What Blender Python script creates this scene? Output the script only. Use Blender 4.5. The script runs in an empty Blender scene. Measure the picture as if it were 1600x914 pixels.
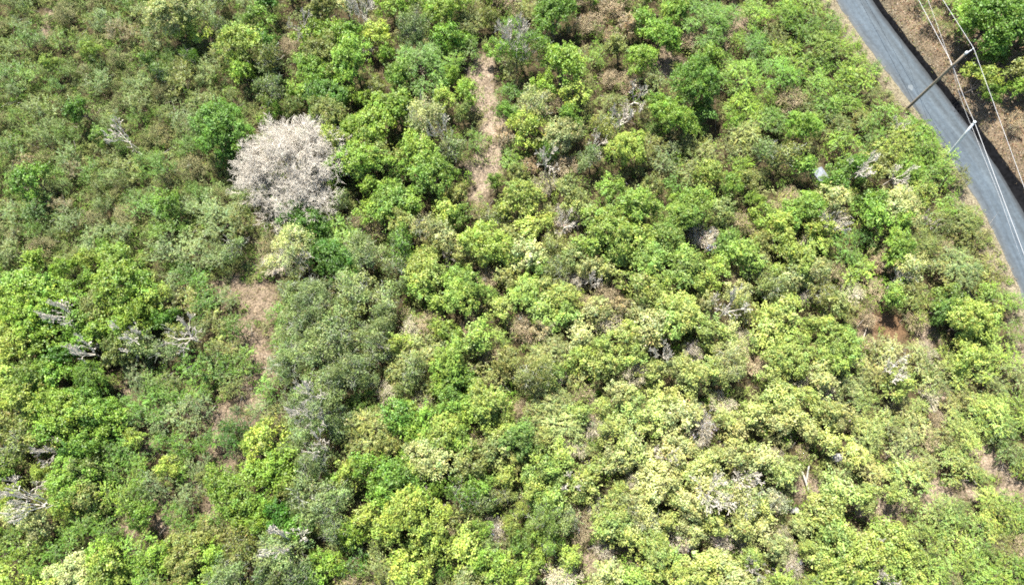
import bpy, math, random
import numpy as np

# ------------------------------------------------------------------ camera, sky, sun, exposure
SC = bpy.context.scene
COL = SC.collection
CAM_H, TILT, FPX = 64.0, math.radians(19.0), 1066.0
cam_d = bpy.data.cameras.new("camera")
cam_d.sensor_width = 36.0
cam_d.sensor_fit = 'HORIZONTAL'
cam_d.lens = 36.0 * FPX / 1600.0
cam_d.clip_start = 0.5
cam_d.clip_end = 6000
cam = bpy.data.objects.new("camera", cam_d)
cam.location = (0, 0, CAM_H)
cam.rotation_euler = (TILT, 0, 0)
COL.objects.link(cam)
SC.camera = cam

SUN_EL, SUN_AZ = math.radians(60), math.radians(-24)      # azimuth from +Y (top of the picture), negative = to the left
EXPOSURE = 2.26
sv = (math.sin(SUN_AZ) * math.cos(SUN_EL), math.cos(SUN_AZ) * math.cos(SUN_EL), math.sin(SUN_EL))
world = bpy.data.worlds.new("World")
SC.world = world
world.use_nodes = True
nt = world.node_tree
nt.nodes.clear()
sky = nt.nodes.new('ShaderNodeTexSky')
sky.sky_type = 'NISHITA'
sky.sun_disc = False
sky.sun_elevation = SUN_EL
sky.sun_rotation = SUN_AZ
bg = nt.nodes.new('ShaderNodeBackground')
bg.inputs['Strength'].default_value = 0.082
wo = nt.nodes.new('ShaderNodeOutputWorld')
nt.links.new(sky.outputs[0], bg.inputs[0])
nt.links.new(bg.outputs[0], wo.inputs[0])
sun_d = bpy.data.lights.new("sun", 'SUN')
sun_d.energy = 5.0
sun_d.angle = math.radians(0.53)
sun_d.color = (1.0, 0.965, 0.90)
sun = bpy.data.objects.new("sun", sun_d)
from mathutils import Vector
sun.rotation_euler = Vector(sv).to_track_quat('Z', 'Y').to_euler()
sun.location = (0, 60, 120)
COL.objects.link(sun)
SC.view_settings.view_transform = 'Standard'
SC.view_settings.look = 'None'
SC.view_settings.gamma = 1.0
SC.view_settings.use_curve_mapping = False
SC.view_settings.exposure = EXPOSURE
SC.cycles.max_bounces = 6
SC.cycles.diffuse_bounces = 4
SC.cycles.glossy_bounces = 2
SC.cycles.transmission_bounces = 4
SC.cycles.use_denoising = False
SC.cycles.filter_width = 1.8

R = np.random.default_rng(11)
random.seed(5)


# ------------------------------------------------------------------ picture <-> place
_c, _s = math.cos(TILT), math.sin(TILT)


def at(px, py, z=0.0):
    """point of the place seen at pixel (px,py) of the 1600x914 photo, at height z"""
    u, v = (px - 800) / FPX, -(py - 457) / FPX
    d = np.array([u, v * _c + _s, v * _s - _c])
    return np.array([0, 0, CAM_H]) + d * ((z - CAM_H) / d[2])


def ppm(p):
    """pixels per metre at a point"""
    return FPX / (p[1] * _s - (p[2] - CAM_H) * _c)


def pix(P):
    P = np.asarray(P, float)
    x, y, z = P[..., 0], P[..., 1], P[..., 2] - CAM_H
    D = y * _s - z * _c
    return 800 + FPX * x / D, 457 - FPX * (y * _c + z * _s) / D


# ------------------------------------------------------------------ mesh helpers
def make_mesh(name, verts, faces_list, mat, tint=None, smooth=False):
    """verts (N,3); faces_list: list of int arrays (F,k); tint (N,3)"""
    me = bpy.data.meshes.new(name)
    verts = np.ascontiguousarray(verts, np.float32)
    me.vertices.add(len(verts))
    me.vertices.foreach_set('co', verts.ravel())
    fl = [np.asarray(f, np.int32) for f in faces_list if len(f)]
    loops = np.concatenate([f.ravel() for f in fl])
    sizes = np.concatenate([np.full(len(f), f.shape[1], np.int32) for f in fl])
    starts = np.concatenate([[0], np.cumsum(sizes)[:-1]]).astype(np.int32)
    me.loops.add(len(loops))
    me.loops.foreach_set('vertex_index', loops)
    me.polygons.add(len(sizes))
    me.polygons.foreach_set('loop_start', starts)
    if smooth:
        me.polygons.foreach_set('use_smooth', np.ones(len(sizes), bool))
    me.update(calc_edges=True)
    if tint is not None:
        a = me.color_attributes.new('tint', 'FLOAT_COLOR', 'POINT')
        t4 = np.ones((len(verts), 4), np.float32)
        t4[:, :3] = tint
        a.data.foreach_set('color', t4.ravel())
    me.materials.append(mat)
    return me


def nrm(v):
    return v / np.maximum(np.linalg.norm(v, axis=-1, keepdims=True), 1e-9)


def leaf_quads(C, ax, n, ln, wd, tint):
    """diamond leaves: centre, long axis, normal, length, width -> verts, faces, tint per vertex"""
    N = len(C)
    ax = nrm(ax - n * np.sum(ax * n, -1, keepdims=True))
    b = np.cross(n, ax)
    ln = np.broadcast_to(np.asarray(ln, float), (N,))[:, None]
    wd = np.broadcast_to(np.asarray(wd, float), (N,))[:, None]
    up = n * wd * 0.18
    V = np.empty((N, 4, 3))
    V[:, 0] = C - ax * ln / 2
    V[:, 1] = C + b * wd / 2 + up + ax * ln * .08
    V[:, 2] = C + ax * ln / 2 - n * ln * .08
    V[:, 3] = C - b * wd / 2 + up + ax * ln * .08
    F = np.arange(N * 4).reshape(N, 4)
    return V.reshape(-1, 3), F, np.repeat(tint, 4, axis=0)


def sticks(S, E, r0, r1):
    """tapered three-sided sticks from S to E"""
    N = len(S)
    d = nrm(E - S)
    ref = np.where(np.abs(d[:, 2:3]) > .9, np.array([[1., 0, 0]]), np.array([[0, 0, 1.]]))
    a = nrm(np.cross(d, ref))
    b = np.cross(d, a)
    r0 = np.broadcast_to(np.asarray(r0, float), (N,))[:, None]
    r1 = np.broadcast_to(np.asarray(r1, float), (N,))[:, None]
    V = np.empty((N, 6, 3))
    for k in range(3):
        an = 2 * math.pi * k / 3
        o = a * math.cos(an) + b * math.sin(an)
        V[:, k] = S + o * r0
        V[:, k + 3] = E + o * r1
    base = (np.arange(N) * 6)[:, None]
    F = np.concatenate([base + np.array([[k, (k + 1) % 3, (k + 1) % 3 + 3, k + 3]]) for k in range(3)])
    return V.reshape(-1, 3), F


class Pile:
    """collects geometry for ONE mesh"""
    def __init__(self):
        self.v, self.f, self.t, self.n = [], [], [], 0

    def add(self, v, f, t=None):
        if len(v) == 0:
            return
        self.v.append(v)
        self.f.append(np.asarray(f) + self.n)
        self.t.append(np.ones((len(v), 3)) if t is None else np.broadcast_to(t, (len(v), 3)))
        self.n += len(v)

    def mesh(self, name, mat, smooth=False):
        by = {}
        for f in self.f:
            by.setdefault(f.shape[1], []).append(f)
        return make_mesh(name, np.concatenate(self.v), [np.concatenate(x) for x in by.values()], mat,
                         np.concatenate(self.t), smooth)


def tube(P, rad, sides=8, cap=True):
    """tube along points P with radii rad"""
    P = np.asarray(P, float)
    k = len(P)
    rad = np.broadcast_to(np.asarray(rad, float), (k,))
    T = nrm(np.gradient(P, axis=0))
    ref = np.array([1., 0, 0]) if abs(T[0][2]) > .8 else np.array([0, 0, 1.])
    A = nrm(np.cross(T, ref))
    B = np.cross(T, A)
    an = np.arange(sides) * 2 * math.pi / sides
    V = (P[:, None] + rad[:, None, None] * (A[:, None] * np.cos(an)[None, :, None] + B[:, None] * np.sin(an)[None, :, None])).reshape(-1, 3)
    F = []
    for i in range(k - 1):
        for j in range(sides):
            j2 = (j + 1) % sides
            F.append((i * sides + j, i * sides + j2, (i + 1) * sides + j2, (i + 1) * sides + j))
    F = np.array(F)
    if cap:
        V = np.concatenate([V, P[:1], P[-1:]])
        c0, c1 = k * sides, k * sides + 1
        F2 = [(c0, (j + 1) % sides, j, j) for j in range(sides)] + [(c1, (k - 1) * sides + j, (k - 1) * sides + (j + 1) % sides, (k - 1) * sides + (j + 1) % sides) for j in range(sides)]
        tri = np.array([(a, b, c) for a, b, c, _ in F2])
        return V, F, tri
    return V, F, np.zeros((0, 3), int)


def link(name, me, parent=None):
    o = bpy.data.objects.new(name, me)
    COL.objects.link(o)
    if parent is not None:
        o.parent = parent
    return o


def tag(o, label=None, cat=None, group=None, kind=None):
    if label:
        o['label'] = label
    if cat:
        o['category'] = cat
    if group:
        o['group'] = group
    if kind:
        o['kind'] = kind
    return o


def empty(name, loc, rz=0.0):
    o = bpy.data.objects.new(name, None)
    o.empty_display_size = .5
    o.location = loc
    o.rotation_euler = (0, 0, rz)
    COL.objects.link(o)
    return o


# ------------------------------------------------------------------ materials
def new_mat(name):
    m = bpy.data.materials.new(name)
    m.use_nodes = True
    t = m.node_tree
    t.nodes.clear()
    out = t.nodes.new('ShaderNodeOutputMaterial')
    return m, t, out


def leaf_material(name, trans=0.3, rough=.5, spec=.35):
    m, t, out = new_mat(name)
    at_ = t.nodes.new('ShaderNodeAttribute')
    at_.attribute_name = 'tint'
    oi = t.nodes.new('ShaderNodeObjectInfo')
    mul = t.nodes.new('ShaderNodeMix')
    mul.data_type = 'RGBA'
    mul.blend_type = 'MULTIPLY'
    mul.inputs['Factor'].default_value = 1
    t.links.new(at_.outputs['Color'], mul.inputs['A'])
    t.links.new(oi.outputs['Color'], mul.inputs['B'])
    p = t.nodes.new('ShaderNodeBsdfPrincipled')
    p.inputs['Roughness'].default_value = rough
    p.inputs['Specular IOR Level'].default_value = spec
    t.links.new(mul.outputs['Result'], p.inputs['Base Color'])
    tr = t.nodes.new('ShaderNodeBsdfTranslucent')
    hs = t.nodes.new('ShaderNodeMix')
    hs.data_type = 'RGBA'
    hs.blend_type = 'MULTIPLY'
    hs.inputs['Factor'].default_value = 1
    hs.inputs['B'].default_value = (1.0, 1.08, .55, 1)
    t.links.new(mul.outputs['Result'], hs.inputs['A'])
    t.links.new(hs.outputs['Result'], tr.inputs['Color'])
    mx = t.nodes.new('ShaderNodeMixShader')
    mx.inputs[0].default_value = trans
    t.links.new(p.outputs[0], mx.inputs[1])
    t.links.new(tr.outputs[0], mx.inputs[2])
    t.links.new(mx.outputs[0], out.inputs[0])
    return m


def bark_material(name):
    m, t, out = new_mat(name)
    oi = t.nodes.new('ShaderNodeObjectInfo')
    tc = t.nodes.new('ShaderNodeTexCoord')
    no = t.nodes.new('ShaderNodeTexNoise')
    no.inputs['Scale'].default_value = 6
    no.inputs['Detail'].default_value = 4
    cr = t.nodes.new('ShaderNodeValToRGB')
    cr.color_ramp.elements[0].position = .3
    cr.color_ramp.elements[0].color = (.55, .5, .47, 1)
    cr.color_ramp.elements[1].position = .7
    cr.color_ramp.elements[1].color = (1.1, 1.1, 1.1, 1)
    mul = t.nodes.new('ShaderNodeMix')
    mul.data_type = 'RGBA'
    mul.blend_type = 'MULTIPLY'
    mul.inputs['Factor'].default_value = 1
    p = t.nodes.new('ShaderNodeBsdfPrincipled')
    p.inputs['Roughness'].default_value = .85
    t.links.new(tc.outputs['Object'], no.inputs['Vector'])
    t.links.new(no.outputs[0], cr.inputs[0])
    t.links.new(cr.outputs[0], mul.inputs['A'])
    t.links.new(oi.outputs['Color'], mul.inputs['B'])
    t.links.new(mul.outputs['Result'], p.inputs['Base Color'])
    t.links.new(p.outputs[0], out.inputs[0])
    return m


def plain(name, col, rough=.7, metal=0, nscale=8., namt=.35, spec=.4):
    m, t, out = new_mat(name)
    tc = t.nodes.new('ShaderNodeTexCoord')
    no = t.nodes.new('ShaderNodeTexNoise')
    no.inputs['Scale'].default_value = nscale
    no.inputs['Detail'].default_value = 6
    cr = t.nodes.new('ShaderNodeValToRGB')
    cr.color_ramp.elements[0].position = .3
    cr.color_ramp.elements[0].color = tuple(c * (1 - namt) for c in col) + (1,)
    cr.color_ramp.elements[1].position = .7
    cr.color_ramp.elements[1].color = tuple(min(1, c * (1 + namt)) for c in col) + (1,)
    p = t.nodes.new('ShaderNodeBsdfPrincipled')
    p.inputs['Roughness'].default_value = rough
    p.inputs['Metallic'].default_value = metal
    p.inputs['Specular IOR Level'].default_value = spec
    t.links.new(tc.outputs['Object'], no.inputs['Vector'])
    t.links.new(no.outputs[0], cr.inputs[0])
    t.links.new(cr.outputs[0], p.inputs['Base Color'])
    t.links.new(p.outputs[0], out.inputs[0])
    return m


LEAF = leaf_material('leaf', .3, .5, .3)
LEAF_DRY = leaf_material('dry_leaf', .18, .75, .15)
BARK = bark_material('bark')
WOOD = leaf_material('twig_wood', 0.0, .85, .15)

# colours: sunlit sRGB as seen in the photo -> albedo
KEXP = 2.9


def alb(rgb, k=None):
    c = np.array(rgb, float) / 255
    lin = np.where(c <= .04045, c / 12.92, ((c + .055) / 1.055) ** 2.4)
    return lin / (k or KEXP)


PAL = {                       # code: (sunlit colour, words)
    'Y': ((190, 216, 92), 'yellow-green'),
    'P': ((216, 228, 142), 'pale yellowish'),
    'L': ((162, 204, 74), 'lime green'),
    'G': ((132, 178, 62), 'mid green'),
    'D': ((98, 148, 46), 'deep green'),
    'O': ((164, 178, 90), 'olive'),
    'S': ((160, 186, 108), 'grey-green'),
    'B': ((198, 178, 138), 'tan'),
    'W': ((208, 202, 192), 'silvery'),
}

# ------------------------------------------------------------------ terrain
LEFT = [(1240, -110), (1296, 0), (1330, 44), (1367, 94), (1400, 133), (1431, 172), (1467, 220), (1498, 260), (1527, 302), (1552, 351), (1573, 394), (1595, 440), (1640, 545)]
RIGHT = [(1298, -110), (1365, 0), (1400, 42), (1433, 90), (1466, 133), (1490, 164), (1512, 196), (1532, 226), (1553, 256), (1568, 284), (1592, 318), (1625, 390), (1690, 545)]
Lw = np.array([at(*p)[:2] for p in LEFT])
Rw = np.array([at(*p)[:2] for p in RIGHT])
MID = (Lw + Rw) / 2
d0 = nrm(MID[0] - MID[1])
d1 = nrm(MID[-1] - MID[-2])


def resample(P, step):
    s = np.concatenate([[0], np.cumsum(np.linalg.norm(np.diff(P, axis=0), axis=1))])
    q = np.arange(0, s[-1], step)
    return np.stack([np.interp(q, s, P[:, i]) for i in range(P.shape[1])], 1)


MIDX = np.concatenate([[MID[0] + d0 * 300, MID[0] + d0 * 60], MID, [MID[-1] + d1 * 60, MID[-1] + d1 * 300]])
MR = resample(MIDX, .8)
kern = np.ones(15) / 15
MRp = np.concatenate([np.repeat(MR[:1], 7, 0), MR, np.repeat(MR[-1:], 7, 0)])
MR = np.stack([np.convolve(MRp[:, i], kern, 'valid') for i in range(2)], 1)
MT = nrm(np.gradient(MR, axis=0))
MN = np.stack([-MT[:, 1], MT[:, 0]], 1)            # points to the right bank side or left, fixed below
if np.dot(MN[len(MN) // 2], Rw[5] - Lw[5]) < 0:
    MN = -MN
HW = float(np.mean([np.linalg.norm(Rw[i] - Lw[i]) * .5 * abs(np.dot(nrm((Rw[i] - Lw[i])[None])[0], MN[np.argmin(np.linalg.norm(MR - MID[i], axis=1))])) for i in range(1, 12)]))
# ditch width along the road: from the y of the centreline
ys_of = MR[:, 1]


def ditch_w(y):
    return np.interp(y, [10, 22, 30, 36, 42, 48, 60], [1.35, 1.35, 1.2, .7, .4, .25, .22])


def road_d(x, y):
    """signed distance to the centreline (+ = the bank side) and the y of the nearest centre point"""
    x, y = np.atleast_1d(x).astype(float), np.atleast_1d(y).astype(float)
    out, oy = np.empty(len(x)), np.empty(len(x))
    for i in range(0, len(x), 4000):
        dx = x[i:i + 4000, None] - MR[None, :, 0]
        dy = y[i:i + 4000, None] - MR[None, :, 1]
        k = np.argmin(dx * dx + dy * dy, 1)
        a = np.arange(len(k))
        out[i:i + 4000] = dx[a, k] * MN[k, 0] + dy[a, k] * MN[k, 1]
        oy[i:i + 4000] = MR[k, 1]
    return out, oy


def smooth(x, a, b):
    t = np.clip((x - a) / (b - a), 0, 1)
    return t * t * (3 - 2 * t)


def vnoise(x, y, sc, seed):
    r = np.random.default_rng(seed)
    ang = r.uniform(0, 2 * math.pi, 10)
    ph = r.uniform(0, 2 * math.pi, 10)
    fr = r.uniform(.6, 1.7, 10)
    return sum(np.sin((x * np.cos(a) + y * np.sin(a)) * f / sc * 2 * math.pi + p) for a, p, f in zip(ang, ph, fr)) / 4.5


def ground_z(x, y):
    x, y = np.atleast_1d(x).astype(float), np.atleast_1d(y).astype(float)
    d, oy = road_d(x, y)
    und = .28 * vnoise(x, y, 17, 3) + .07 * vnoise(x, y, 3.1, 4)
    far = smooth(np.abs(d), HW + .5, HW + 9)
    z = und * far - .035 + .02 * vnoise(x, y, 1.7, 8) * smooth(np.abs(d), HW - .2, HW + .3)
    w = ditch_w(oy)
    dd = d - HW
    z = np.where((np.abs(d) < HW - .25) & (dd <= -.7), -.12, z)
    z = np.where((dd > -.7) & (dd < w + .5), -.9, z)
    bank = smooth(dd, w + .05, w + 1.6) * (1.0 + .25 * vnoise(x, y, 5, 9)) + .10 * np.clip(dd - w, 0, 12) * .6
    z = np.where(dd >= w + .5, z + bank + .05, z)
    rz = np.clip((dd - w + .1) / .6, 0, 1)
    z = np.where((dd > w - .1) & (dd < w + .5), -.9 + rz * (.97 + bank), z)
    return z


def gz(x, y):
    return float(ground_z(x, y)[0])


# soil regions in picture coordinates: (px, py, rx, ry, kind)  kind 1 = sandy track, 2 = brown clearing
SOIL = [(752, 110, 20, 30, 1), (755, 150, 20, 36, 1), (768, 200, 18, 36, 1), (765, 250, 22, 34, 1), (748, 265, 26, 16, 1), (752, 292, 16, 18, 1),
        (425, 352, 32, 20, 2), (378, 445, 40, 16, 2), (400, 478, 28, 24, 2), (385, 515, 18, 26, 2), (405, 545, 18, 28, 2), (345, 650, 26, 14, 2), (405, 660, 24, 14, 2),
        (372, 718, 20, 14, 2), (412, 400, 16, 34, 2), (420, 580, 14, 26, 2), (395, 620, 18, 26, 2), (340, 690, 12, 22, 2), (310, 740, 14, 16, 2), (400, 690, 16, 16, 2), (303, 757, 22, 12, 2), (203, 823, 18, 12, 2), (262, 818, 20, 12, 2), (90, 884, 20, 14, 2), (195, 615, 10, 26, 2),
        (1160, 35, 20, 30, 2), (1040, 100, 26, 24, 2), (1167, 195, 18, 14, 2), (1387, 510, 38, 26, 3), (1350, 520, 20, 16, 2), (1447, 525, 20, 18, 1),
        (1467, 770, 24, 18, 1), (1395, 793, 36, 12, 1), (1540, 712, 26, 18, 1), (1585, 765, 28, 16, 1), (1450, 735, 12, 22, 1), (930, 880, 24, 28, 1), (1258, 765, 24, 14, 1),
        (977, 866, 26, 14, 2), (1470, 653, 20, 10, 1), (1590, 545, 14, 28, 1), (1510, 460, 14, 14, 1), (925, 640, 8, 26, 1), (330, 60, 10, 20, 2), (75, 30, 12, 30, 2),
        (1580, 440, 10, 26, 1), (1545, 400, 8, 20, 2), (820, 870, 14, 30, 2), (40, 300, 10, 10, 2), (1500, 310, 14, 10, 1), (1212, 720, 12, 12, 1), (1420, 715, 20, 12, 1), (1520, 770, 18, 14, 1), (1480, 620, 18, 12, 1), (1400, 640, 14, 12, 2), (1560, 735, 20, 10, 1), (1490, 895, 18, 12, 1), (1590, 860, 18, 14, 1), (250, 640, 16, 10, 2), (230, 690, 14, 12, 2), (300, 625, 14, 10, 2), (150, 850, 16, 10, 2), (250, 780, 14, 12, 2), (330, 790, 16, 12, 2), (1350, 800, 18, 10, 1), (1550, 850, 14, 12, 1)]
SW = []
for px, py, rx, ry, k in SOIL:
    p = at(px, py)
    q = ppm(p)
    g_ = 1.35 if k == 2 and 320 < px < 440 else 1.1
    SW.append((p[0], p[1], rx * g_ / q, ry * g_ / q / .9, k))


def soil_mask(x, y, wob=1.0):
    """(strength of sandy soil, brown soil, russet) at points"""
    m = [np.zeros(len(x)), np.zeros(len(x)), np.zeros(len(x))]
    n = wob * (.34 * vnoise(x, y, 2.3, 21) + .3 * vnoise(x, y, .9, 22))
    for sx, sy, a, b, k in SW:
        d = np.sqrt(((x - sx) / a) ** 2 + ((y - sy) / b) ** 2) + n
        m[k - 1] = np.maximum(m[k - 1], 1 - smooth(d, .5, 1.3))
    return m


# ground: a fine sheet in the middle, growing to the horizon
def axis(lo, hi, step, far):
    a = np.arange(lo, hi + 1e-6, step)
    g = []
    s, x = step, 0
    while x < far:
        s *= 1.35
        x += s
        g.append(x)
    g = np.array(g)
    return np.concatenate([lo - g[::-1], a, hi + g])


GX, GY = axis(-72, 72, .32, 2500), axis(-22, 84, .32, 2500)
gx, gy = np.meshgrid(GX, GY)
X, Y = gx.ravel(), gy.ravel()
Z = ground_z(X, Y)
sm, bm, rm = soil_mask(X, Y)
rd, _ = road_d(X, Y)
verge = (1 - smooth(np.abs(rd) - HW, .8, 2.6)) * (np.abs(rd) > HW - .5)
gn = .5 + .5 * np.clip(vnoise(X, Y, 4.0, 31), -1, 1)
GK = KEXP * 1.2
base = alb((108, 98, 72), GK) * (.75 + .5 * gn[:, None])
sand = alb((208, 190, 170), GK)
brown = alb((186, 168, 146), GK)
russ = alb((150, 122, 94), GK)
vcol = alb((190, 182, 156), GK)
gc = base * (1 - sm[:, None]) + sand * sm[:, None]
gc = gc * (1 - bm[:, None]) + brown * bm[:, None]
gc = gc * (1 - rm[:, None]) + russ * rm[:, None]
vl = verge[:, None] * .8
gc = gc * (1 - vl) + vcol * vl
bk = (smooth(rd - HW, .5, 1.2) * (1 - smooth(rd - HW, 9, 14)))[:, None]
gc = gc * (1 - bk) + (alb((170, 152, 128), GK) * (.7 + .6 * gn[:, None])) * bk

gm, t, out = new_mat('ground_soil')
a_ = t.nodes.new('ShaderNodeAttribute')
a_.attribute_name = 'tint'
tc = t.nodes.new('ShaderNodeTexCoord')
n1 = t.nodes.new('ShaderNodeTexNoise')
n1.inputs['Scale'].default_value = 5.5
n1.inputs['Detail'].default_value = 9
n1.inputs['Roughness'].default_value = .72
cr = t.nodes.new('ShaderNodeValToRGB')
cr.color_ramp.elements[0].position = .32
cr.color_ramp.elements[0].color = (.35, .33, .30, 1)
cr.color_ramp.elements[1].position = .68
cr.color_ramp.elements[1].color = (1.55, 1.5, 1.42, 1)
mu = t.nodes.new('ShaderNodeMix')
mu.data_type = 'RGBA'
mu.blend_type = 'MULTIPLY'
mu.inputs['Factor'].default_value = 1
vo = t.nodes.new('ShaderNodeTexVoronoi')
vo.inputs['Scale'].default_value = 7
cr2 = t.nodes.new('ShaderNodeValToRGB')
cr2.color_ramp.elements[0].position = .0
cr2.color_ramp.elements[0].color = (1.25, 1.2, 1.1, 1)
cr2.color_ramp.elements[1].position = .5
cr2.color_ramp.elements[1].color = (.8, .8, .8, 1)
mu2 = t.nodes.new('ShaderNodeMix')
mu2.data_type = 'RGBA'
mu2.blend_type = 'MULTIPLY'
mu2.inputs['Factor'].default_value = 1
bp = t.nodes.new('ShaderNodeBump')
bp.inputs['Strength'].default_value = .7
bp.inputs['Distance'].default_value = .08
pb = t.nodes.new('ShaderNodeBsdfPrincipled')
pb.inputs['Roughness'].default_value = .95
pb.inputs['Specular IOR Level'].default_value = .1
t.links.new(tc.outputs['Object'], n1.inputs['Vector'])
t.links.new(tc.outputs['Object'], vo.inputs['Vector'])
t.links.new(n1.outputs[0], cr.inputs[0])
t.links.new(vo.outputs['Distance'], cr2.inputs[0])
t.links.new(a_.outputs['Color'], mu.inputs['A'])
t.links.new(cr.outputs[0], mu.inputs['B'])
t.links.new(mu.outputs['Result'], mu2.inputs['A'])
t.links.new(cr2.outputs[0], mu2.inputs['B'])
t.links.new(mu2.outputs['Result'], pb.inputs['Base Color'])
t.links.new(n1.outputs[0], bp.inputs['Height'])
t.links.new(bp.outputs[0], pb.inputs['Normal'])
t.links.new(pb.outputs[0], out.inputs[0])

nx, ny = len(GX), len(GY)
ii, jj = np.meshgrid(np.arange(nx - 1), np.arange(ny - 1))
q = (jj * nx + ii).ravel()
GF = np.stack([q, q + 1, q + nx + 1, q + nx], 1)
cxy = (X[GF].mean(1), Y[GF].mean(1))
s1, s2, s3 = soil_mask(*cxy)
TRK = (s1 > .45) & (np.abs(pix(np.stack([cxy[0], cxy[1], np.zeros(len(q))], 1))[0] - 757) < 45) & (cxy[1] > 35)
CLR = (s2 > .45) & ~TRK
GV = np.stack([X, Y, Z], 1)


def sub_mesh(name, mask):
    f = GF[mask]
    u, inv = np.unique(f.ravel(), return_inverse=True)
    return make_mesh(name, GV[u], [inv.reshape(-1, 4)], gm, gc[u], True)


tag(link('ground', sub_mesh('ground', ~(TRK | CLR))), kind='structure')
tag(link('dirt_track', sub_mesh('dirt_track', TRK)), kind='structure')
tag(link('bare_soil', sub_mesh('bare_soil', CLR)), kind='structure')

# ------------------------------------------------------------------ road and ditch
am, t, out = new_mat('asphalt')
uv = t.nodes.new('ShaderNodeAttribute')
uv.attribute_name = 'tint'                       # r = across 0..1, g = along (metres/100)
sep = t.nodes.new('ShaderNodeSeparateColor')
t.links.new(uv.outputs['Color'], sep.inputs[0])
lane = t.nodes.new('ShaderNodeValToRGB')         # dust and wear lanes across the carriageway
els = lane.color_ramp.elements
els[0].position = 0.0
els[0].color = (.150, .160, .155, 1)
els[1].position = 1.0
els[1].color = (.055, .062, .068, 1)
for p_, c_ in ((.06, (.085, .1, .108)), (.25, (.076, .102, .124)), (.36, (.086, .114, .136)), (.46, (.072, .098, .12)), (.58, (.098, .126, .146)), (.7, (.07, .09, .104)), (.84, (.078, .103, .122)), (.95, (.06, .07, .078))):
    e = els.new(p_)
    e.color = c_ + (1,)
cmb = t.nodes.new('ShaderNodeCombineXYZ')
sx = t.nodes.new('ShaderNodeMath')
sx.operation = 'MULTIPLY'
sx.inputs[1].default_value = 5
sy = t.nodes.new('ShaderNodeMath')
sy.operation = 'MULTIPLY'
sy.inputs[1].default_value = 14
t.links.new(sep.outputs[0], sx.inputs[0])
t.links.new(sep.outputs[1], sy.inputs[0])
t.links.new(sx.outputs[0], cmb.inputs[0])
t.links.new(sy.outputs[0], cmb.inputs[1])
st = t.nodes.new('ShaderNodeTexNoise')
st.inputs['Scale'].default_value = 1.6
st.inputs['Detail'].default_value = 5
t.links.new(cmb.outputs[0], st.inputs['Vector'])
tc = t.nodes.new('ShaderNodeTexCoord')
fn = t.nodes.new('ShaderNodeTexNoise')
fn.inputs['Scale'].default_value = 2.4
fn.inputs['Detail'].default_value = 10
fn.inputs['Roughness'].default_value = .75
t.links.new(tc.outputs['Object'], fn.inputs['Vector'])
r1 = t.nodes.new('ShaderNodeMapRange')
r1.inputs[1].default_value = .3
r1.inputs[2].default_value = .7
r1.inputs[3].default_value = .26
r1.inputs[4].default_value = .48
t.links.new(st.outputs[0], r1.inputs[0])
r2 = t.nodes.new('ShaderNodeMapRange')
r2.inputs[1].default_value = .3
r2.inputs[2].default_value = .7
r2.inputs[3].default_value = .68
r2.inputs[4].default_value = 1.36
t.links.new(fn.outputs[0], r2.inputs[0])
mm = t.nodes.new('ShaderNodeMath')
mm.operation = 'MULTIPLY'
t.links.new(r1.outputs[0], mm.inputs[0])
t.links.new(r2.outputs[0], mm.inputs[1])
vm = t.nodes.new('ShaderNodeVectorMath')
vm.operation = 'SCALE'
t.links.new(lane.outputs[0], vm.inputs[0])
t.links.new(mm.outputs[0], vm.inputs['Scale'])
t.links.new(sep.outputs[0], lane.inputs[0])
pb = t.nodes.new('ShaderNodeBsdfPrincipled')
pb.inputs['Roughness'].default_value = .8
pb.inputs['Specular IOR Level'].default_value = .3
t.links.new(vm.outputs[0], pb.inputs['Base Color'])
bp = t.nodes.new('ShaderNodeBump')
bp.inputs['Strength'].default_value = .3
bp.inputs['Distance'].default_value = .02
t.links.new(fn.outputs[0], bp.inputs['Height'])
t.links.new(bp.outputs[0], pb.inputs['Normal'])
t.links.new(pb.outputs[0], out.inputs[0])

ks = np.where((MR[:, 1] > -60) & (MR[:, 1] < 260))[0]
na = 11
al = np.cumsum(np.r_[0, np.linalg.norm(np.diff(MR[ks], axis=0), axis=1)])
RV, RT = [], []
jl = .10 * vnoise(al, al * 0, 2.2, 41) + .07 * vnoise(al, al * 0, .7, 42)
jr = .05 * vnoise(al, al * 0, 3.2, 43)
for n_, k in enumerate(ks):
    for a in range(na):
        f = a / (na - 1)
        off = -HW + 2 * HW * f
        if a == 0:
            off += jl[n_]
        if a == na - 1:
            off += jr[n_]
        crown = .03 * (1 - (2 * f - 1) ** 2)
        RV.append((*(MR[k] + MN[k] * off), crown))
        RT.append((f, al[n_] / 100, 0))
RV, RT = np.array(RV), np.array(RT)
nk = len(ks)
i_, j_ = np.meshgrid(np.arange(na - 1), np.arange(nk - 1))
b_ = (j_ * na + i_).ravel()
RF = np.stack([b_, b_ + 1, b_ + na + 1, b_ + na], 1)
# edge skirts so that the slab has thickness
lo = RV[::na].copy() - [0, 0, .2]
hi = RV[na - 1::na].copy() - [0, 0, .5]
nv = len(RV)
RVall = np.concatenate([RV, lo, hi])
RTall = np.concatenate([RT, RT[::na], RT[na - 1::na]])
k_ = np.arange(nk - 1)
SK1 = np.stack([k_ * na, (k_ + 1) * na, nv + k_ + 1, nv + k_], 1)
SK2 = np.stack([k_ * na + na - 1, (k_ + 1) * na + na - 1, nv + nk + k_ + 1, nv + nk + k_], 1)[:, ::-1]
tag(link('road', make_mesh('road', RVall, [RF, SK1, SK2], am, RTall)), kind='structure')

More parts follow.
